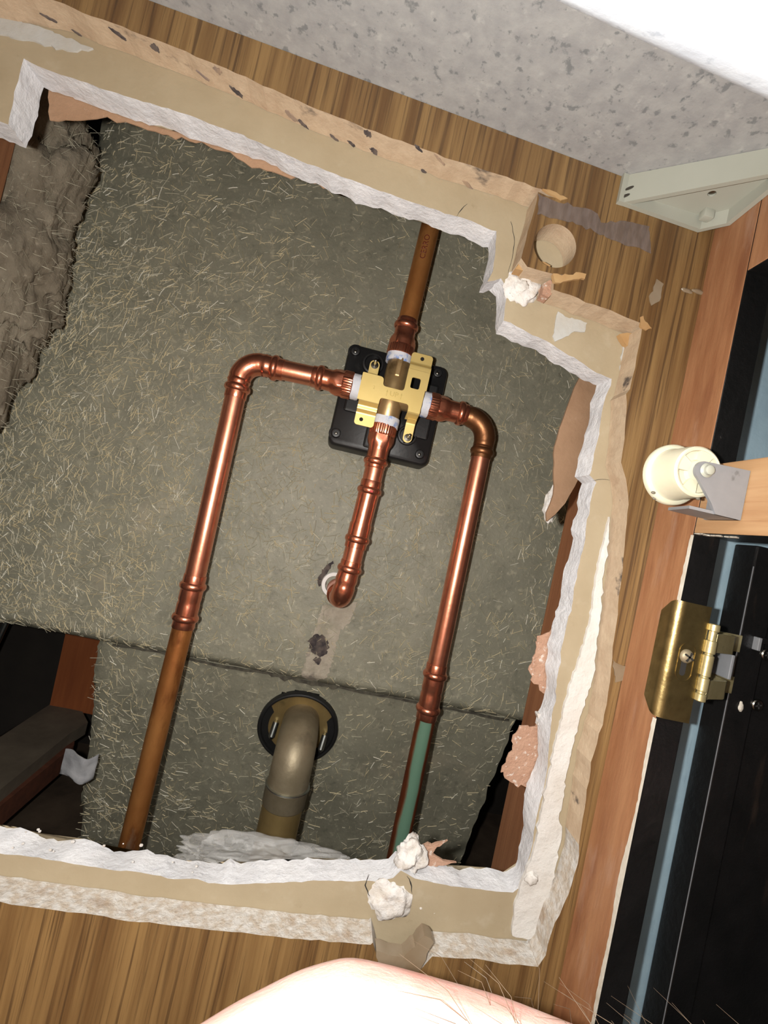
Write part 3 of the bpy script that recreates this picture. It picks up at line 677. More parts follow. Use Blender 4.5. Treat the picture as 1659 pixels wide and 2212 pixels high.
sur = thing('shower_surround', 'grey-green fibreglass back of the shower unit behind the pipes', 'shower surround', (0, YW, -.5))
def fz(x, z):
    y = YW + .0016*noise.noise(Vector((x*14, z*14, 1))) + .0006*noise.noise(Vector((x*60, z*60, 2)))
    e_ = x - max(-.40, min(-.262, -.2790 - .222*(.27-z)))
    if e_ < .035: y += .010*(1-e_/.035)**2
    if z < -.139:
        t_ = min(1, (-.139-z)/.010); y += .010*t_*t_
    return y
def zlow(x): return -.1485 + .0016*noise.noise(Vector((x*20, 0, 5))) + .0007*noise.noise(Vector((x*90, 0, 8)))
def solid_back(bm, th):
    """give an open sheet thickness on its far side"""
    fr = list(bm.faces); vs0 = list(bm.verts); cp_ = {v: bm.verts.new((v.co.x, v.co.y+th, v.co.z)) for v in vs0}
    be = [e for e in bm.edges if len(e.link_faces) == 1]
    for f in fr: bm.faces.new([cp_[v] for v in reversed(f.verts)])
    for e in be:
        a, b_ = e.verts; bm.faces.new((a, b_, cp_[b_], cp_[a]))
bm = B(); nx, nz_ = 150, 150; g = []
X1, Z1 = .36, .62
for j in range(nz_+1):
    row = []
    for i in range(nx+1):
        s = (j/nz_)**1.5
        xl_ = max(-.40, min(-.262, -.2790 - .222*(.27 - (-.148+.768*s))))
        x = xl_+(X1-xl_)*i/nx
        zl = zlow(x)
        z = zl+(Z1-zl)*s
        xx = x + (.010*noise.noise(Vector((z*18, 7, 0))) if i == 0 else 0)
        row.append(bm.verts.new((xx, fz(x, z), z)))
    g.append(row)
for j in range(nz_):
    for i in range(nx): bm.faces.new((g[j][i], g[j][i+1], g[j+1][i+1], g[j+1][i]))
solid_back(bm, .003)
obj('wall_sheet', bm, 'fibreglass', sur, 60, 'upper fibreglass sheet with exposed strands')
def fz2(x, z): return YW + .0085 + .30*max(0, -.147-z) + .0016*noise.noise(Vector((x*14, z*14, 11))) + .0007*noise.noise(Vector((x*60, z*60, 12)))
bm = B(); g = []; Zb = -.50; Zt = -.128
for j in range(81):
    z = Zt+(Zb-Zt)*j/80; row = []
    xl = -.1790 - .006*max(0, noise.noise(Vector((z*30, 3, 0)))) + .0015*noise.noise(Vector((z*150, 3, 0)))
    if z > -.16: xl += .012*max(0, (z+.16)/.02)**2*.2
    xr = .2015 + .03*max(-.5, (z+.16)*.3) + .0035*noise.noise(Vector((z*60, 9, 0)))
    for i in range(101):
        x = xl+(xr-xl)*i/100
        y = fz2(x, z) + (.004*(1-i/4)**2 if i < 4 else 0)
        row.append(bm.verts.new((x, y, z)))
    g.append(row)
for j in range(80):
    for i in range(100):
        m_ = (g[j][i].co + g[j+1][i+1].co)/2
        if (m_.x-.0066)**2 + (m_.z+.1935)**2 < .0332**2: continue          # opening for the overflow
        bm.faces.new((g[j][i], g[j][i+1], g[j+1][i+1], g[j+1][i]))
bmesh.ops.delete(bm, geom=[v for v in bm.verts if not v.link_faces], context='VERTS')
solid_back(bm, .003)
obj('tub_skirt', bm, 'fibreglass', sur, 60, 'lower fibreglass sheet around the overflow')
# shadow line under the upper sheet's edge, painted as a dark strip
bm = B(); n = 120; A = []; Bq = []
for i in range(n+1):
    x = -.165 + .36*i/n
    w = .0009 + .0016*max(0, noise.noise(Vector((x*25, 2, 2)))+.2)
    if abs(x) < .03: w += .003*max(0, noise.noise(Vector((x*160, 5, 2)))+.4)
    z = zlow(x)-.0006
    A.append(P(x, YW+.0068, z+.0009)); Bq.append(P(x, YW+.0068, z-w))
# chopped strands: real little ribbons of glass fibre lying on both sheets
rs = random.Random(21); vv, ff, fm = [], [], []
def strand(x, z, yfun, L_, w_, a, mi, lift):
    dx, dz = cos(a), sin(a); px_, pz_ = -dz, dx; b0 = len(vv)
    bendk = rs.uniform(-.12, .12)
    for t_ in (-.5, 0, .5):
        cxx = x+dx*L_*t_+px_*bendk*L_*(.25-t_*t_); czz = z+dz*L_*t_+pz_*bendk*L_*(.25-t_*t_)
        yy = yfun(cxx, czz) - lift*(1 if t_ == 0 else rs.uniform(.2, 1.6))
        vv.append((cxx+px_*w_, yy+.0002, czz+pz_*w_)); vv.append((cxx, yy-w_*.8-.0001, czz)); vv.append((cxx-px_*w_, yy+.0002, czz-pz_*w_))
    for k in (0, 3):
        for q in (0, 1):
            ff.append((b0+k+q, b0+k+q+1, b0+k+q+4, b0+k+q+3)); fm.append(mi)
cnt = 0
while cnt < 21000:
    x = rs.uniform(-.37, .30); z = rs.uniform(-.44, .42)
    low = z < -.147
    if not low and x < max(-.40, min(-.262, -.2790 - .222*(.27-z)))+.004: continue
    if low and not (-.178 < x < .200): continue
    dens = .24 + .85*max(0, (-x-.03)/.25)*(1 if z < .25 else .5) + .35*(noise.noise(Vector((x*22, z*22, 4)))) + .25*noise.noise(Vector((x*60, z*60, 6)))
    if z > .18: dens *= .55
    if low: dens *= .6
    if rs.random() > dens: continue
    L_ = rs.choice((.003, .004, .006, .008, .011))*rs.uniform(.7, 1.2)
    w_ = rs.uniform(.00014, .00034)
    mi = rs.choices((0, 1, 2), (.36, .56, .08))[0]
    strand(x, z, fz2 if low else fz, L_, w_, rs.uniform(0, pi), mi, .0007 if rs.random() < .8 else .0013); cnt += 1
o0 = ORG[sur.name]
me = bpy.data.meshes.new('chopped_strands'); me.from_pydata([(a-o0.x, b-o0.y, c-o0.z) for a, b, c in vv], [], ff)
for n_ in ('strand_tan', 'strand_gray', 'strand_pale'): me.materials.append(MATS[n_])
me.polygons.foreach_set('material_index', fm)
so = bpy.data.objects.new('chopped_strands', me); COL.objects.link(so); so.parent = sur; so['kind'] = 'stuff'; so['label'] = 'loose pale glass strands on the sheets'
# dirt and putty residue where the spout pipe and overflow pass through
def surf_patch(name, px, yfun, off, mat, seed):
    c = [atY(x, y, YW) for x, y in px]; pts = rough(c, .0016, .0007)
    bm = B(); prism(bm, [P(p.x, 0, p.z) for p in pts], (0, .0006, 0))
    bmesh.ops.subdivide_edges(bm, edges=list(bm.edges), cuts=1)
    for v in bm.verts: v.co.y += yfun(v.co.x, v.co.z) - off
    return obj(name, bm, mat, sur, 0)
surf_patch('putty_residue', [(700,1305),(735,1312),(770,1300),(760,1335),(735,1365),(725,1400),(715,1440),(700,1468),(668,1476),(650,1462),(660,1430),(668,1392),(682,1350)], fz, .0007, 'residue', 1)
surf_patch('soot_mark', [(668,1378),(684,1368),(700,1374),(712,1392),(706,1412),(690,1418),(678,1412),(668,1400)], fz, .0010, 'soot', 2)
surf_patch('soot_mark', [(676,1420),(690,1418),(694,1430),(684,1438)], fz, .0010, 'soot', 3)
surf_patch('soot_mark', [(684,1250),(700,1230),(712,1216),(722,1212),(716,1222),(704,1246),(702,1262),(690,1268)], fz, .0008, 'soot', 4)
bm = B(); prism(bm, A+Bq[::-1], (0, .0006, 0)); obj('seam_shadow', bm, 'seam_shade', sur, 0)  # painted shade where the upper sheet overlaps the lower
# insulation behind the upper left edge
bm = B(); bmesh.ops.create_icosphere(bm, subdivisions=6, radius=1)
ic = atY(15, 500, .150)
for v in bm.verts:
    d_ = v.co.copy(); w3 = Vector((d_.x*.040, d_.y*.040, d_.z*.135))*25
    k = 1 + .22*noise.noise(w3*1.1) + .16*noise.noise(w3*2.4+Vector((4, 0, 0))) + .07*noise.noise(w3*6) + .05*noise.fractal(w3*14, 1., 2., 4)
    v.co = ic + P(d_.x*.040, d_.y*.040, d_.z*.135)*k
o = obj('insulation_batt', bm, 'insulation', None, 80); ins_ = o; tag(o, 'fluffy grey-brown insulation bulging at the upper left', 'insulation')

rs = random.Random(8); vl = [v for v in ins_.data.vertices if v.normal.y < .5]; vv, ff = [], []
for i in range(2600):
    v = rs.choice(vl); n_ = v.normal; d1 = (n_*rs.uniform(.1, .8) + Vector((rs.gauss(0, 1), rs.gauss(0, .6), rs.gauss(0, 1)))*.7).normalized(); l_ = rs.uniform(.004, .012)
    sd = d1.cross(Vector((.3, 1, .2))).normalized()*rs.uniform(.00008, .00018); a = v.co - n_*.0005; b0 = len(vv)
    m_ = a + d1*l_*.5 + n_*.0008; e_ = a + d1*l_
    vv += [tuple(a-sd), tuple(a+sd), tuple(m_+sd), tuple(m_-sd), tuple(e_)]; ff += [(b0, b0+1, b0+2, b0+3), (b0+3, b0+2, b0+4)]
me = bpy.data.meshes.new('loose_fibres'); me.from_pydata(vv, [], ff); me.materials.append(MATS['strand_gray'])
lo_ = bpy.data.objects.new('loose_fibres', me); COL.objects.link(lo_); lo_.parent = ins_; lo_['kind'] = 'stuff'
# far left, below the surround
def slab(name, px, Z, th, mat, label, cat):
    bm = B(); prism(bm, [atZ(x, y, Z) for x, y in px], (0, 0, -th)); o = obj(name, bm, mat, None, 0); tag(o, label, cat); return o
fl_ = B(); box(fl_, (-.9, YB+.001, -.47), (.7, 1.4, -.45)); obj('floor', fl_, 'floor_brown', None, 0, kind='structure')
bw = B(); box(bw, (-.9, .60, -.45), (.7, .61, .9)); obj('added_backing', bw, 'dark_board', None, 0, kind='structure')  # added dark board that keeps the gap beside the insulation dark
slab('floor_plank', [(0,1592),(107,1522),(178,1537),(190,1560),(150,1585),(0,1706),(-120,1800),(-120,1660)], -.33, .016, 'plank_gray', 'grey dusty plank lying in the dark gap at the left', 'plank')
slab('sole_plate', [(-120,1800),(0,1708),(150,1588),(165,1575),(160,1610),(0,1742),(-120,1835)], -.345, .025, 'plate_red', 'dark reddish timber strip below the grey plank at the left', 'timber')
def wslab(name, px, Y, mat, label, cat):
    bm = B(); prism(bm, [atY(x, y, Y) for x, y in px], (0, .012, 0)); o = obj(name, bm, mat, None, 0); tag(o, label, cat); return o
yo_ = atZ(140, 1530, -.33).y
wslab('plywood_offcut', [(150,1330),(330,1360),(280,1560),(107,1525)], yo_+.001, 'plywood_orange', 'orange plywood piece standing in the gap at the left', 'plywood')
wslab('dark_backboard', [(-260,1250),(152,1330),(107,1523),(0,1590),(-260,1760)], yo_+.015, 'dark_board', 'dark board behind the plywood at the left edge', 'board')
a_, b_2 = atY(24, 1322, .33), atY(0, 1374, .33)
dd = b_2-a_
bm = B(); tube(bm, [a_-dd*.8, a_, b_2, b_2+dd*2], .0028, 12); o = obj('bare_wire', bm, 'zinc', None); tag(o, 'shiny metal wire at the left edge under the shower sheet', 'wire')

bm = B(); n = 14; R_ = []
for i in range(n+1):
    u = i/n; c = atY(138+70*u, 1642+14*u, YW+.004)
    row = []
    for j in range(9):
        w = j/8-.5
        row.append(c + P(.003*sin(u*3), -.006*sin(u*pi)-.0025*noise.noise(Vector((u*4, w*4, 1))) - .002, -w*.021 + .002*sin(u*7)))
    R_.append([p for p in row] + [p+P(0, .0009, 0) for p in reversed(row)])
loft(bm, R_); o = obj('tape_scrap', bm, 'tape_scrap', None, 60); tag(o, 'curled grey scrap of tape on the lower sheet edge at the left', 'tape')
# crumpled clear film lying at the bottom of the hole
bm = B(); bmesh.ops.create_icosphere(bm, subdivisions=6, radius=1)
fc = atY(572, 1872, .060)
for v in bm.verts:
    d_ = v.co.copy(); k = 1+.5*noise.noise(d_*2.2+Vector((2, 0, 0)))+.25*abs(noise.noise(d_*5))
    v.co = fc + P(d_.x*.044, d_.y*.014, d_.z*.0105)*k
o = obj('plastic_film', bm, 'film', None, 25); tag(o, 'crumpled clear plastic film around the foot of the brass pipe', 'plastic film')

# ================================================================== PLUMBING
YV = .165; RP = .0077; RF = .0083; RB = .0099
def cyl(name, p0, p1, r, mat, par, n=36, label=None, bend=0.):
    bm = B(); p0, p1 = Vector(p0), Vector(p1); k = 24
    path = [p0.lerp(p1, i/k) for i in range(k+1)]
    tube(bm, path, r, n); return obj(name, bm, mat, par, 40, label)
KN = 30
def adapter(name, p0, dirv, par, Ls):
    """female press adapter, from the tape outward: knurled end, hexagon, neck, bead, collar.  Ls = stations in m"""
    k0, k1, h1, n1, bd, end = Ls
    prof = [(k0, .0088), (k0, .0102), (k0+.0005, .0107), (k1-.001, .0107), (k1, .0103), (k1+.0004, .0103), (k1+(h1-k1)*.5, .0104), (h1-.001, .0098), (h1+.0015, .0084), (n1, RF)] + bead(bd, RB, RF) + [(end-.0004, RF), (end, RF-.0003), (end, RP)]
    def mod(i, a):
        t = prof[i][0]
        if i in (1, 2, 3, 4) : return 1 + .016*(1 if cos(a*KN) > 0 else -1)
        if i in (5, 6): 
            q = ((a+pi/6) % (pi/3))-pi/6; return min(1.03, .925/cos(q))
        return 1
    bm = B(); straight(bm, p0, dirv, prof, 120, mod); return obj(name, bm, 'copper_fitting', par, 38)
def coupling(name, p0, dirv, par, c0, b0, b1, c1):
    bm = B(); prof = [(c0, RP), (c0, RF-.0002), (c0+.0004, RF)] + bead(b0, RB, RF) + [((b0+b1)/2-.002, RF+.0001), ((b0+b1)/2, RF-.0004), ((b0+b1)/2+.002, RF+.0001)] + bead(b1, RB, RF) + [(c1-.0004, RF), (c1, RF-.0002), (c1, RP)]
    straight(bm, p0, dirv, prof, 48); return obj(name, bm, 'copper_fitting', par, 40)
def elbow(name, path_pre, arcpts, path_post, par, mat='copper_fitting', b_pre=True, b_post=True, rb=None):
    """path_pre / path_post: (start point, direction toward the arc, stations)"""
    pts, rad_ = [], []
    for (p0, dv, prof) in path_pre:
        for t, r in prof: pts.append(Vector(p0)+Vector(dv).normalized()*t); rad_.append(r)
    for i, p in enumerate(arcpts): pts.append(p); rad_.append(RF+.0003 if 0 < i < len(arcpts)-1 else RF)
    for (p0, dv, prof) in path_post:
        for t, r in prof: pts.append(Vector(p0)+Vector(dv).normalized()*t); rad_.append(r)
    # remove coincident stations
    P2, R2 = [pts[0]], [rad_[0]]
    for p, r in zip(pts[1:], rad_[1:]):
        if (p-P2[-1]).length < 2e-5: p = p + (p-P2[-2]).normalized()*2e-5 if len(P2) > 1 else p
        P2.append(p); R2.append(r)
    bm = B(); tube(bm, P2, R2, 44); return obj(name, bm, mat, par, 40)

# ---- shower valve
VX, VZ = .0185, .1042
val = thing('shower_valve', 'brass shower valve with gold bracket on a black plastic back plate', 'valve', (VX, .2, .057))
bm = B()
straight(bm, P(VX+.0005, YV, .0775), (0, 0, 1), [(0, .0092), (.0005, .0096), (.021, .0096), (.026, .0100), (.028, .0100), (.033, .0094), (.0565, .0092), (.057, .0088)], 48)
straight(bm, P(-.0125, YV, VZ-.0010), (1, 0, 0), [(0, .0088), (.0005, .0092), (.022, .0094), (.038, .0094), (.0625, .0092), (.063, .0088)], 48)
straight(bm, P(VX, YV-.002, VZ-.001), (0, 1, 0), [(0, .012), (.012, .0135), (.04, .0135), (.041, .013)], 48)
obj('valve_body', bm, 'brass_body', val, 40, 'bronze-coloured brass valve body')
bm = B(); box(bm, P(VX-.002, YV-.0100, .1165), P(VX+.0030, YV-.006, .1325), .0012); obj('casting_rib', bm, 'brass_body', val, 0)
# black plate
plx0, plx1, plz0, plz1 = -.0246, .0640, .0575, .1462
bm = B(); rings = []
for ins, y in ((.0, YW-.0005), (.0004, .1935), (.0012, .1905), (.0026, .1893)):
    rings.append([P(p.x, y, p.y) for p in rrect((plx0+plx1)/2, (plz0+plz1)/2, (plx1-plx0)/2-ins, (plz1-plz0)/2-ins, .006, 0, 6)])
loft(bm, rings)
bp = obj('back_plate', bm, 'black_plastic', val, 40, 'black plastic plate with screw bosses in its corners')
for (x, y) in ((768,758), (946,805), (726,935), (907,981)):
    c = atY(x, y, .188); bm = B()
    straight(bm, P(c.x, .1900, c.z), (0, -1, 0), [(0, .0062), (.0002, .0058), (.0003, .0048), (.0006, .0042), (.0026, .0036), (.0028, .0032), (.0028, .0019), (.0012, .0018), (.0011, .0001)], 32); obj('screw_boss', bm, 'black_plastic', bp, 40)
    bm = B(); straight(bm, P(c.x, .1890, c.z), (0, -1, 0), [(0, .0013), (.0006, .0013), (.0009, .0006)], 16); obj('boss_screw', bm, 'screw_steel', bp)
for (x, y, r) in ((806,785,.0095), (880,940,.0088)):
    c = atY(x, y, .188); bm = B()
    straight(bm, P(c.x, .1900, c.z), (0, -1, 0), [(0, r), (.0026, r-.0004), (.003, r-.001), (.003, r-.0022), (.0006, r-.003), (.0005, .0002)], 40); obj('round_boss', bm, 'black_plastic', bp, 40)
for lo_, hi_ in ((P(-.017, .1868, .088), P(.004, .1899, .121)), (P(.040, .1868, .080), P(.058, .1899, .128)), (P(.0055, .1850, .062), P(.013, .1899, .085))):
    bm = B(); box(bm, lo_, hi_, .0018); obj('raised_pad', bm, 'black_plastic', bp, 0)
# bracket: plan is a bar with notches, plus four bent tabs
YK = .1482; tk = .0011
def rpoly(pts, rr=.0022, n=5, which=None):
    out = []; N_ = len(pts)
    for i in range(N_):
        a, b_, c = Vector(pts[i-1]), Vector(pts[i]), Vector(pts[(i+1) % N_])
        r = rr[i] if isinstance(rr, (list, tuple)) else rr
        if r <= 0: out.append(b_); continue
        u = (a-b_).normalized(); v = (c-b_).normalized(); h = b_
        for k in range(n+1):
            t = k/n; q = b_+u*r; s = b_+v*r
            out.append(q*(1-t)**2 + b_*2*t*(1-t) + s*t*t)
    return out
def K(x, y): 
    p = atY(x, y, YK); return (p.x, p.z)
xl, xr = -.0070, .0418; zt, zb_ = .1110, .0902
nl, nr, nzb = .0097, .0262, .1043                   # upper notch
ml, mr, mzt = .0100, .0322, .0952                   # lower notch
outl = [(xl, zb_), (ml-.0002, zb_), (ml, mzt), (mr, mzt), (mr+.0002, zb_), (xr, zb_), (xr+.0004, .1085), (.0432, .1085), (.0432, .1225), (nr, .1225), (nr, nzb), (nl, nzb), (nl-.0002, zt), (xl, zt)]
rr = [0, 0, .0022, .0022, 0, 0, 0, 0, 0, 0, .0026, .0026, .003, .0008]
op = rpoly([P(x, YK, z) for x, z in outl], rr)
wx0, wx1, wz0, wz1 = .0302, .0372, .1080, .1165
win = rpoly([P(wx0, YK, wz0), P(wx1, YK, wz0), P(wx1, YK, wz1), P(wx0, YK, wz1)], .0015)
bm = B(); prism(bm, op, (0, tk, 0), 0, 0, [win])
bkt = obj('bracket', bm, 'gold_bracket', val, 0, 'gold bracket embossed with UP')
def strip(name, x0, x1, prof, roundend=0., hole_c=None, hole_r=.0015):
    """bent strip: prof is (z, y) polyline, swept across x0..x1, softened at its bends"""
    pts = [Vector((0, y, z)) for z, y in prof]; sm = [pts[0]]
    for i in range(1, len(pts)-1):
        u = (pts[i-1]-pts[i]); v = (pts[i+1]-pts[i]); r = min(.0016, u.length*.45, v.length*.45)
        for k in range(5):
            t = k/4; q = pts[i]+u.normalized()*r; s = pts[i]+v.normalized()*r
            sm.append(q*(1-t)**2+pts[i]*2*t*(1-t)+s*t*t)
    sm.append(pts[-1])
    if roundend:
        e = (sm[-1]-sm[-2]).normalized(); last = sm[-1]; L_ = roundend
        sm[-1] = last - e*L_
        for k in range(1, 7): sm.append(last - e*L_ + e*L_*sin(k/6*pi/2))
    rings = []; cnt_ = len(sm)
    for i, p in enumerate(sm):
        a = sm[max(0, i-1)]; c = sm[min(cnt_-1, i+1)]; t_ = (c-a).normalized(); nv = Vector((0, t_.z, -t_.y))
        nv = nv if nv.y > 0 else -nv
        sgn = 1
        ins = 0
        if roundend and i > cnt_-7:
            k = i-(cnt_-7); ins = (1-cos(k/6*pi/2))*min(roundend, (x1-x0)/2*.98)
        rings.append([Vector((x0+ins, p.y, p.z)), Vector((x1-ins, p.y, p.z)), Vector((x1-ins, p.y, p.z))+nv*tk*sgn, Vector((x0+ins, p.y, p.z))+nv*tk*sgn])
    bm = B(); loft(bm, rings)
    o = obj(name, bm, 'gold_bracket', bkt, 40)
    if hole_c:
        bm = B(); straight(bm, P(hole_c[0], hole_c[1]+.0003, hole_c[2]), (0, -1, 0), [(0, hole_r), (.0005, hole_r)], 20); obj('bolt_hole', bm, 'hole_dark', bkt, 0)
    return o
strip('bent_tab', .0264, .0432, [(.1224, YK), (.1265, YK), (.1277, YK+.0026), (.1290, YK+.0034), (.1368, YK+.0034)], .0024, (.0350, YK+.0034, .1330))
strip('bent_tab', -.0055, .0098, [(.0903, YK), (.0896, YK+.0006), (.0880, YK+.0052), (.0868, YK+.0056), (.0842, YK+.0056), (.0830, YK+.0090), (.0818, YK+.0094), (.0730, YK+.0094)], .0024, (-.0005, YK+.0094, .0775))
strip('bent_tab', .0324, .0417, [(.0903, YK), (.0890, YK+.0010), (.0868, YK+.0085), (.0862, YK+.0105)], 0.)
strip('bent_tab', .0345, .0418, [(.0868, YK+.0080), (.0850, YK+.0125), (.0840, YK+.0130), (.0690, YK+.0130)], .0036)
strip('bent_tab', -.0035, .0042, [(.1108, YK), (.1125, YK+.0030), (.1135, YK+.0120), (.1150, YK+.0130), (.1262, YK+.0130)], .0036)
for (x, z) in ((.0384, .0730), (.0004, .1225)):
    c = P(x, YK+.0136, z); bm = B()
    straight(bm, c, (0, -1, 0), [(-.0200, .0011), (0, .0011), (.0002, .0030), (.0006, .0030), (.0008, .0012), (.0120, .0012), (.0124, .0006)], 24); obj('mounting_screw', bm, 'screw_steel', val, 40)
def face_map(cx_, cz_, rotm=0.):
    return lambda co: P(cx_+co.x, YK-.00002-co.z, cz_+co.y)
text_mesh('UP', .0056, .00012, face_map(.0195, .0998), 'embossed_lettering', 'gold_bracket_mark', bkt)
text_mesh('2', .0034, .00012, face_map(.0036, .1014), 'embossed_lettering', 'gold_bracket_mark', bkt)
for ax in (.0140, .0252):
    bm = B(); y_ = YK-.0001
    prism(bm, [P(ax-.00018, y_, .0974), P(ax+.00018, y_, .0974), P(ax+.00018, y_, .1005), P(ax+.0007, y_, .1003), P(ax, y_, .1026), P(ax-.0007, y_, .1003), P(ax-.00018, y_, .1005)], (0, .0001, 0)); obj('embossed_arrow', bm, 'gold_bracket_mark', bkt, 0)
# thread tape rings
def tape(p0, dv, l, par, seed, k_=1.02):
    prof = [(0, .0090), (.0001, .0099), (l*.3, .0101), (l*.6, .0099), (l-.0001, .0100), (l, .0090)]
    f = lambda i, a: 1+.02*noise.noise(Vector((cos(a)*2, sin(a)*2, i+seed)))
    bm = B(); pts = [Vector(p0)+Vector(dv)*t for t, r in prof]
    straight(bm, p0, dv, [(t, r*k_) for t, r in prof], 40, f)
    for v in bm.verts:
        w = .0012*noise.noise(Vector((v.co.x*160, v.co.y*160, v.co.z*160+seed)))
        v.co += Vector(dv)*w
    obj('thread_tape', bm, 'thread_tape', par, 60, 'white and blue thread seal tape')
tape(P(VX-.0005, YV, .1300), (0, 0, 1), .0068, val, 1.); tape(P(VX+.0004, YV, .0850), (0, 0, -1), .0076, val, 2., 1.06)
tape(P(-.0070, YV, .1030), (-1, 0, 0), .0062, val, 3.); tape(P(.0434, YV, .1030), (1, 0, 0), .0062, val, 4.)

# ---- shower riser (top pipe)
ris = thing('shower_riser_pipe', 'old copper riser pipe running up from the valve to the top of the hole', 'pipe', (.0185, YV, .136))
adapter('press_adapter', P(VX-.0005, YV, .1355), (0, 0, 1), ris, (.0005, .0075, .0150, .0185, .0245, .0300))
rp = cyl('copper_pipe', P(VX-.0003, YV, .164), P(.0212, YV, .42), RP, 'copper_old', ris, label='tarnished brown copper pipe with red lettering')
def pipe_map(co):
    th_ = -.10 - co.y/RP      # letters stand across the pipe, reading upward
    z = .2225 + co.x
    ax = VX-.0003 + (z-.164)*(.0030/.256); r = RP+.00012+co.z
    return P(ax+r*sin(th_), YV-r*cos(th_), z)
text_mesh('CERRO', .0062, .00003, pipe_map, 'ink_lettering', 'ink_red', rp)

# ---- left supply
lef = thing('left_supply_pipe', 'copper supply pipe on the left with elbow at its top', 'pipe', (-.098, YV, -.275))
adapter('press_adapter', P(-.0128, YV, .1030), (-1, 0, 0), lef, (.0005, .0080, .0160, .0200, .0262, .0325))
cyl('copper_pipe', P(-.045, YV, .1028), P(-.068, YV, .1020), RP, 'copper', lef)
lx, lz, br = -.0985, .1018, .0150
ap = arc(P(lx+br, YV, lz-br), (1, 0, 0), (0, 0, 1), br, pi, pi/2, 12)
elbow('press_elbow', [(P(lx, YV, .0715), (0, 0, 1), [(0, RP), (0.00001, RF-.0002), (.0004, RF)] + bead(.0080, RB, RF) + [(.0125, RF), (.0135, RF+.0006), (.0150, RF+.0003)])], ap,
      [(P(lx+br, YV, lz), (1, 0, 0), [(.001, RF+.0004), (.0020, RF+.0006), (.0030, RF)] + bead(.0090, RB, RF) + [(.0160, RF), (.01601, RP)])], lef)
cyl('copper_pipe', P(lx, YV, .0722), P(-.0965, YV, -.073), RP, 'copper', lef, label='bright new copper pipe')
coupling('press_coupling', P(-.0965, YV, -.0670), (-.004, 0, -1), lef, 0, .0085, .0330, .0410)
cyl('copper_pipe', P(-.0967, YV, -.106), P(-.0990, YV, -.44), RP-.0001, 'copper_old', lef, label='older tarnished copper pipe')

# ---- right supply
rig = thing('right_supply_pipe', 'copper supply pipe on the right whose lower end is green', 'pipe', (.103, YV, -.275))
adapter('press_adapter', P(.0492, YV, .1030), (1, 0, 0), rig, (.0005, .0075, .0150, .0188, .0268, .0325))
rx, rz, br = .1003, .1024, .0170
ap = arc(P(rx-br, YV, rz-br), (1, 0, 0), (0, 0, 1), br, pi/2, 0, 12)
elbow('street_elbow', [(P(.0795, YV, rz), (1, 0, 0), [(0, RP), (.001, RP+.0001), (.003, RP+.0002)])], ap,
      [(P(rx, YV, rz-br), (0, 0, -1), [(.001, RF), (.0035, RF), (.0040, RF-.0003), (.0045, RF)] + bead(.0085, RB-.0003, RF) + [(.0140, RF), (.01401, RP)])], rig, 'copper_brown')
cyl('copper_pipe', P(rx, YV, .0735), P(.1018, YV, -.1000), RP, 'copper', rig, label='bright new copper pipe')
coupling('press_coupling', P(.1018, YV, -.0972), (.014, 0, -1), rig, 0, .0086, .0360, .0440)
cyl('copper_pipe', P(0, 0, 0) + P(.1025, YV, -.1395), P(.1042, YV, -.44), RP-.0001, 'copper_patina', rig, label='old copper pipe with green patina')
tag(rig.children[-1])

# ---- tub spout drop
spo = thing('tub_spout_pipe', 'short copper drop pipe from the valve turning into the shower wall', 'pipe', (.015, YV, -.06))
adapter('press_adapter', P(VX-.0003, YV, .0790), (0, 0, -1), spo, (.0005, .0085, .0170, .0215, .0300, .0355))
cyl('copper_pipe', P(VX, YV, .0440), P(VX, YV, .0330), RP, 'copper', spo)
bm = B()
prof = [(0, RP), (.00001, RF-.0002), (.0004, RF)] + bead(.0080, RB, RF) + [(.0125, RF+.0001), (.014, RF-.0001), (.0345, RF-.0002), (.0350, RF-.0002), (.03501, RF+.0004)] + bead(.0475, RB, RF+.0003) + [(.0545, RF+.0003), (.05451, RP)]
straight(bm, P(VX, YV, .0335), (-.022, .006, -1), prof, 48); obj('press_coupling', bm, 'copper_fitting', spo, 40)
dv = Vector((-.022, .006, -1)).normalized(); e0 = P(VX, YV, .0335)+dv*.053
e1 = P(VX, YV, .0335)+dv*.066
cyl('copper_pipe', e0, e1, RP, 'copper', spo)
dv2 = Vector((-.055, .02, -1)).normalized()
s0 = e1 - dv2*.001
p_end = s0+dv2*.0205
hv = Vector((-.10, 1, .06)).normalized()
br = .0115
ap = [p_end + dv2*br*sin(a) + hv*br*(1-cos(a)) for a in [pi/2*i/12 for i in range(13)]]
elbow('press_elbow', [(s0, dv2, [(0, RP), (.00001, RF-.0002), (.0004, RF)] + bead(.0066, RB, RF) + [(.0120, RF), (.0150, RF+.0005), (.0175, RF+.0002), (.0190, RF-.0004)])], ap,
      [(ap[-1], hv, [(.001, RF), (.003, RF)] + bead(.0070, RB, RF, .002) + [(.0100, RF), (.0200, RF), (.0300, RF)])], spo)
wq = ap[-1] + hv*((YW-ap[-1].y)/hv.y)
bm = B(); straight(bm, P(wq.x-.0020, YW-.0042, wq.z+.0016), (0, 1, 0), [(.006, .0070), (0, .0080), (0, .0108), (.001, .0114), (.007, .0114)], 40, caps=False); obj('spout_sleeve', bm, 'pvc_white', sur, 40, 'white plastic sleeve around the spout pipe')
bm = B(); c = P(VX+.0006, YV-RB*.99, .0247); box(bm, c+P(-.0012, -.0003, -.0008), c+P(.0016, .0006, .0008), .0002); obj('red_mark', bm, 'mark_red', spo, 0, 'small red paint mark on the fitting')

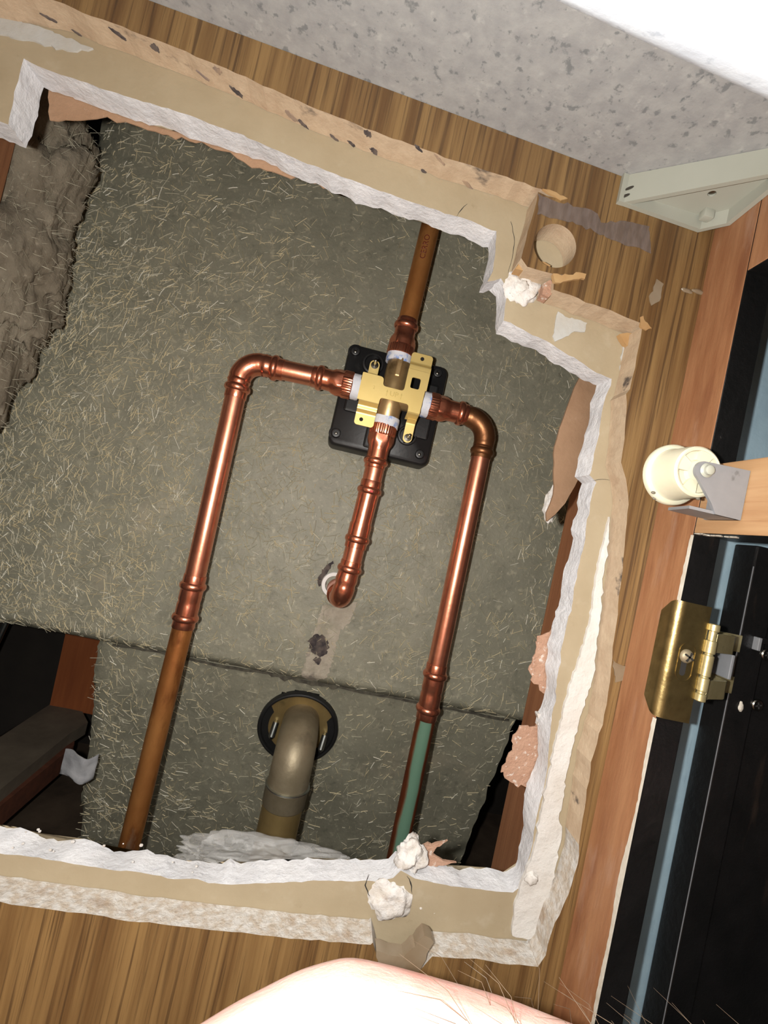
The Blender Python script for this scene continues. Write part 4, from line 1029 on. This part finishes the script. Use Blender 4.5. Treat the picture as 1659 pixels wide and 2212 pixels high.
# ---- tub overflow
YO = YW+.0085+.30*.042; ovc = atY(644, 1571, YO)
ov = thing('tub_overflow', 'brass tub overflow elbow coming out of a black ring in the lower sheet', 'drain', (ovc.x, YO, -.23))
bm = B(); straight(bm, P(ovc.x, YO+.006, ovc.z), (0, -1, .0), [(0, .0366), (.010, .0366), (.0112, .0361), (.0118, .0349), (.0114, .0336), (.0080, .0329), (.0076, .018)], 72, caps=False)
for v in bm.verts: v.co.y -= .30*(v.co.z-ovc.z)*1.0
obj('gasket', bm, 'black_rubber', ov, 40, 'black rubber ring')
bm = B(); pts = []
for i in range(49):                                       # brass flange: a plate filling the upper part of the ring, with shoulders
    a = radians(-62 + 304*i/48)
    r = .0328 if 32 < math.degrees(a) < 152 else .0270
    pts.append(P(ovc.x+r*cos(a), YO-.0022-.30*r*sin(a), ovc.z+r*sin(a)))
prism(bm, pts, (0, .0018, 0)); obj('flange', bm, 'old_brass', ov, 0, 'yellow brass flange plate')
for (x, y) in ((590,1578), (696,1606)):
    c = atY(x, y, YO-.006); bm = B()
    tube(bm, [c+P(.0012, .004, .008), c+P(.0009, .001, .007), c+P(-.0003, -.002, -.0045), c+P(-.0006, -.002, -.0065)], [.0012, .0028, .0028, .0014], 18); obj('flange_screw', bm, 'zinc', ov)
RO = .0166
cx0 = P(.0073, YO-.002, -.1875)
yax = .1790; br = .021
c2 = P(cx0.x, yax+br, cx0.z-br)
path = [cx0, P(cx0.x, yax+br+.004, cx0.z)] + [P(cx0.x, yax+br-br*sin(a), cx0.z-br+br*cos(a)) for a in [pi/2*i/14 for i in range(1, 15)]] + [P(cx0.x, yax, cx0.z-br-.010)]
bm = B(); tube(bm, path, [RO-.0002]*(len(path)), 56); obj('overflow_elbow', bm, 'dull_brass', ov, 40, 'dull brass elbow')
zc_ = cx0.z-br-.010
bm = B(); straight(bm, P(cx0.x, yax, zc_+.0012), (0, 0, -1), [(0, .0160), (.0001, RO+.0007), (.0012, RO+.0011), (.002, RO+.0006), (.0150, RO+.0005), (.0158, RO), (.016, .0160)], 56); obj('collar', bm, 'dull_brass', ov, 40)
bm = B(); straight(bm, P(cx0.x, yax, zc_+.0016), (0, 0, -1), [(0, RO), (.0003, RO+.0012), (.0011, RO+.0014), (.0016, RO+.0008)], 56); obj('solder_line', bm, 'zinc', ov, 40)
cyl('overflow_tube', P(cx0.x, yax, zc_-.014), P(cx0.x-.001, yax, -.44), RO-.0004, 'old_brass', ov, 56, 'yellow brass tube')

# ================================================================== the photographer's arm at the bottom edge
bm = B()
def limb(pts, rs_):
    P_ = [Vector(p)+Vector((.002, 0, -.0058)) for p in pts]
    q, r = [P_[0]], [rs_[0]]
    for a, b_, ra, rb in zip(P_, P_[1:], rs_, rs_[1:]):
        for k in range(1, 5): q.append(a.lerp(b_, k/4)); r.append(ra+(rb-ra)*k/4)
    d0 = (q[0]-q[1]).normalized(); d1 = (q[-1]-q[-2]).normalized()
    q = [q[0]+d0*r[0]*.8, q[0]+d0*r[0]*.45] + q + [q[-1]+d1*r[-1]*.45, q[-1]+d1*r[-1]*.8]; r = [r[0]*.45, r[0]*.86] + r + [r[-1]*.86, r[-1]*.45]
    tube(bm, q, r, 24)
limb([(.42, -.165, -.172), (.28, -.142, -.150), (.17, -.126, -.138), (.10, -.115, -.1335), (.06, -.109, -.1305), (.028, -.105, -.1325), (.008, -.103, -.141)], [.046, .046, .041, .036, .037, .039, .034])
limb([(.045, -.134, -.140), (.006, -.132, -.150)], [.022, .020]); limb([(.045, -.082, -.142), (.006, -.080, -.150)], [.022, .019])
for oy, l, r in ((-.031, .040, .0100), (-.010, .046, .0104), (.011, .043, .0102), (.029, .034, .0090)):      # fingers curled down and back
    y0 = -.104+oy
    limb([(.004, y0, -.148), (-.026, y0, -.160)], [r*1.25, r*1.1]); limb([(-.026, y0, -.160), (-.036, y0, -.160-l*.75)], [r*1.1, r])
    limb([(-.036, y0, -.160-l*.75), (-.016, y0, -.160-l*1.3)], [r, r*.9]); limb([(-.016, y0, -.160-l*1.3), (.006, y0, -.160-l*1.15)], [r*.9, r*.75])
limb([(.050, -.138, -.150), (.022, -.150, -.178)], [.0150, .0125]); limb([(.022, -.150, -.178), (-.006, -.150, -.196)], [.0120, .0095])   # thumb from the side of the palm
me = bpy.data.meshes.new('person'); bm.to_mesh(me); bm.free()
tmp = bpy.data.objects.new('tmp', me); COL.objects.link(tmp)
rm = tmp.modifiers.new('r', 'REMESH'); rm.mode = 'VOXEL'; rm.voxel_size = .0020; rm.use_smooth_shade = True
sm_ = tmp.modifiers.new('m', 'SMOOTH'); sm_.iterations = 16; sm_.factor = .5
dg = bpy.context.evaluated_depsgraph_get(); dg.update()
me2 = bpy.data.meshes.new_from_object(tmp.evaluated_get(dg)); bpy.data.objects.remove(tmp, do_unlink=True)
bm = B(); bm.from_mesh(me2)
per = obj('person', bm, 'skin', None, 60); tag(per, 'bare pale forearm with fine hairs, overexposed at the bottom edge', 'person')
top = [v.co + ORG[per.name] for v in per.data.vertices if v.normal.z > .25 and .05 < (v.co.x+ORG[per.name].x) < .2]
rs = random.Random(3); bm = B()
for i in range(150):
    p = rs.choice(top); l = rs.uniform(.010, .022)
    d1 = Vector((rs.uniform(-.9, -.1), rs.uniform(-.3, .5), rs.uniform(.3, .9))).normalized()
    tube(bm, [p, p+d1*l*.5, p+d1*l+P(-.003, 0, -.003)], [.00008, .00006, .00002], 5)
h_ = obj('arm_hair', bm, 'body_hair', per, 60, 'fine brown arm hair', 'stuff')
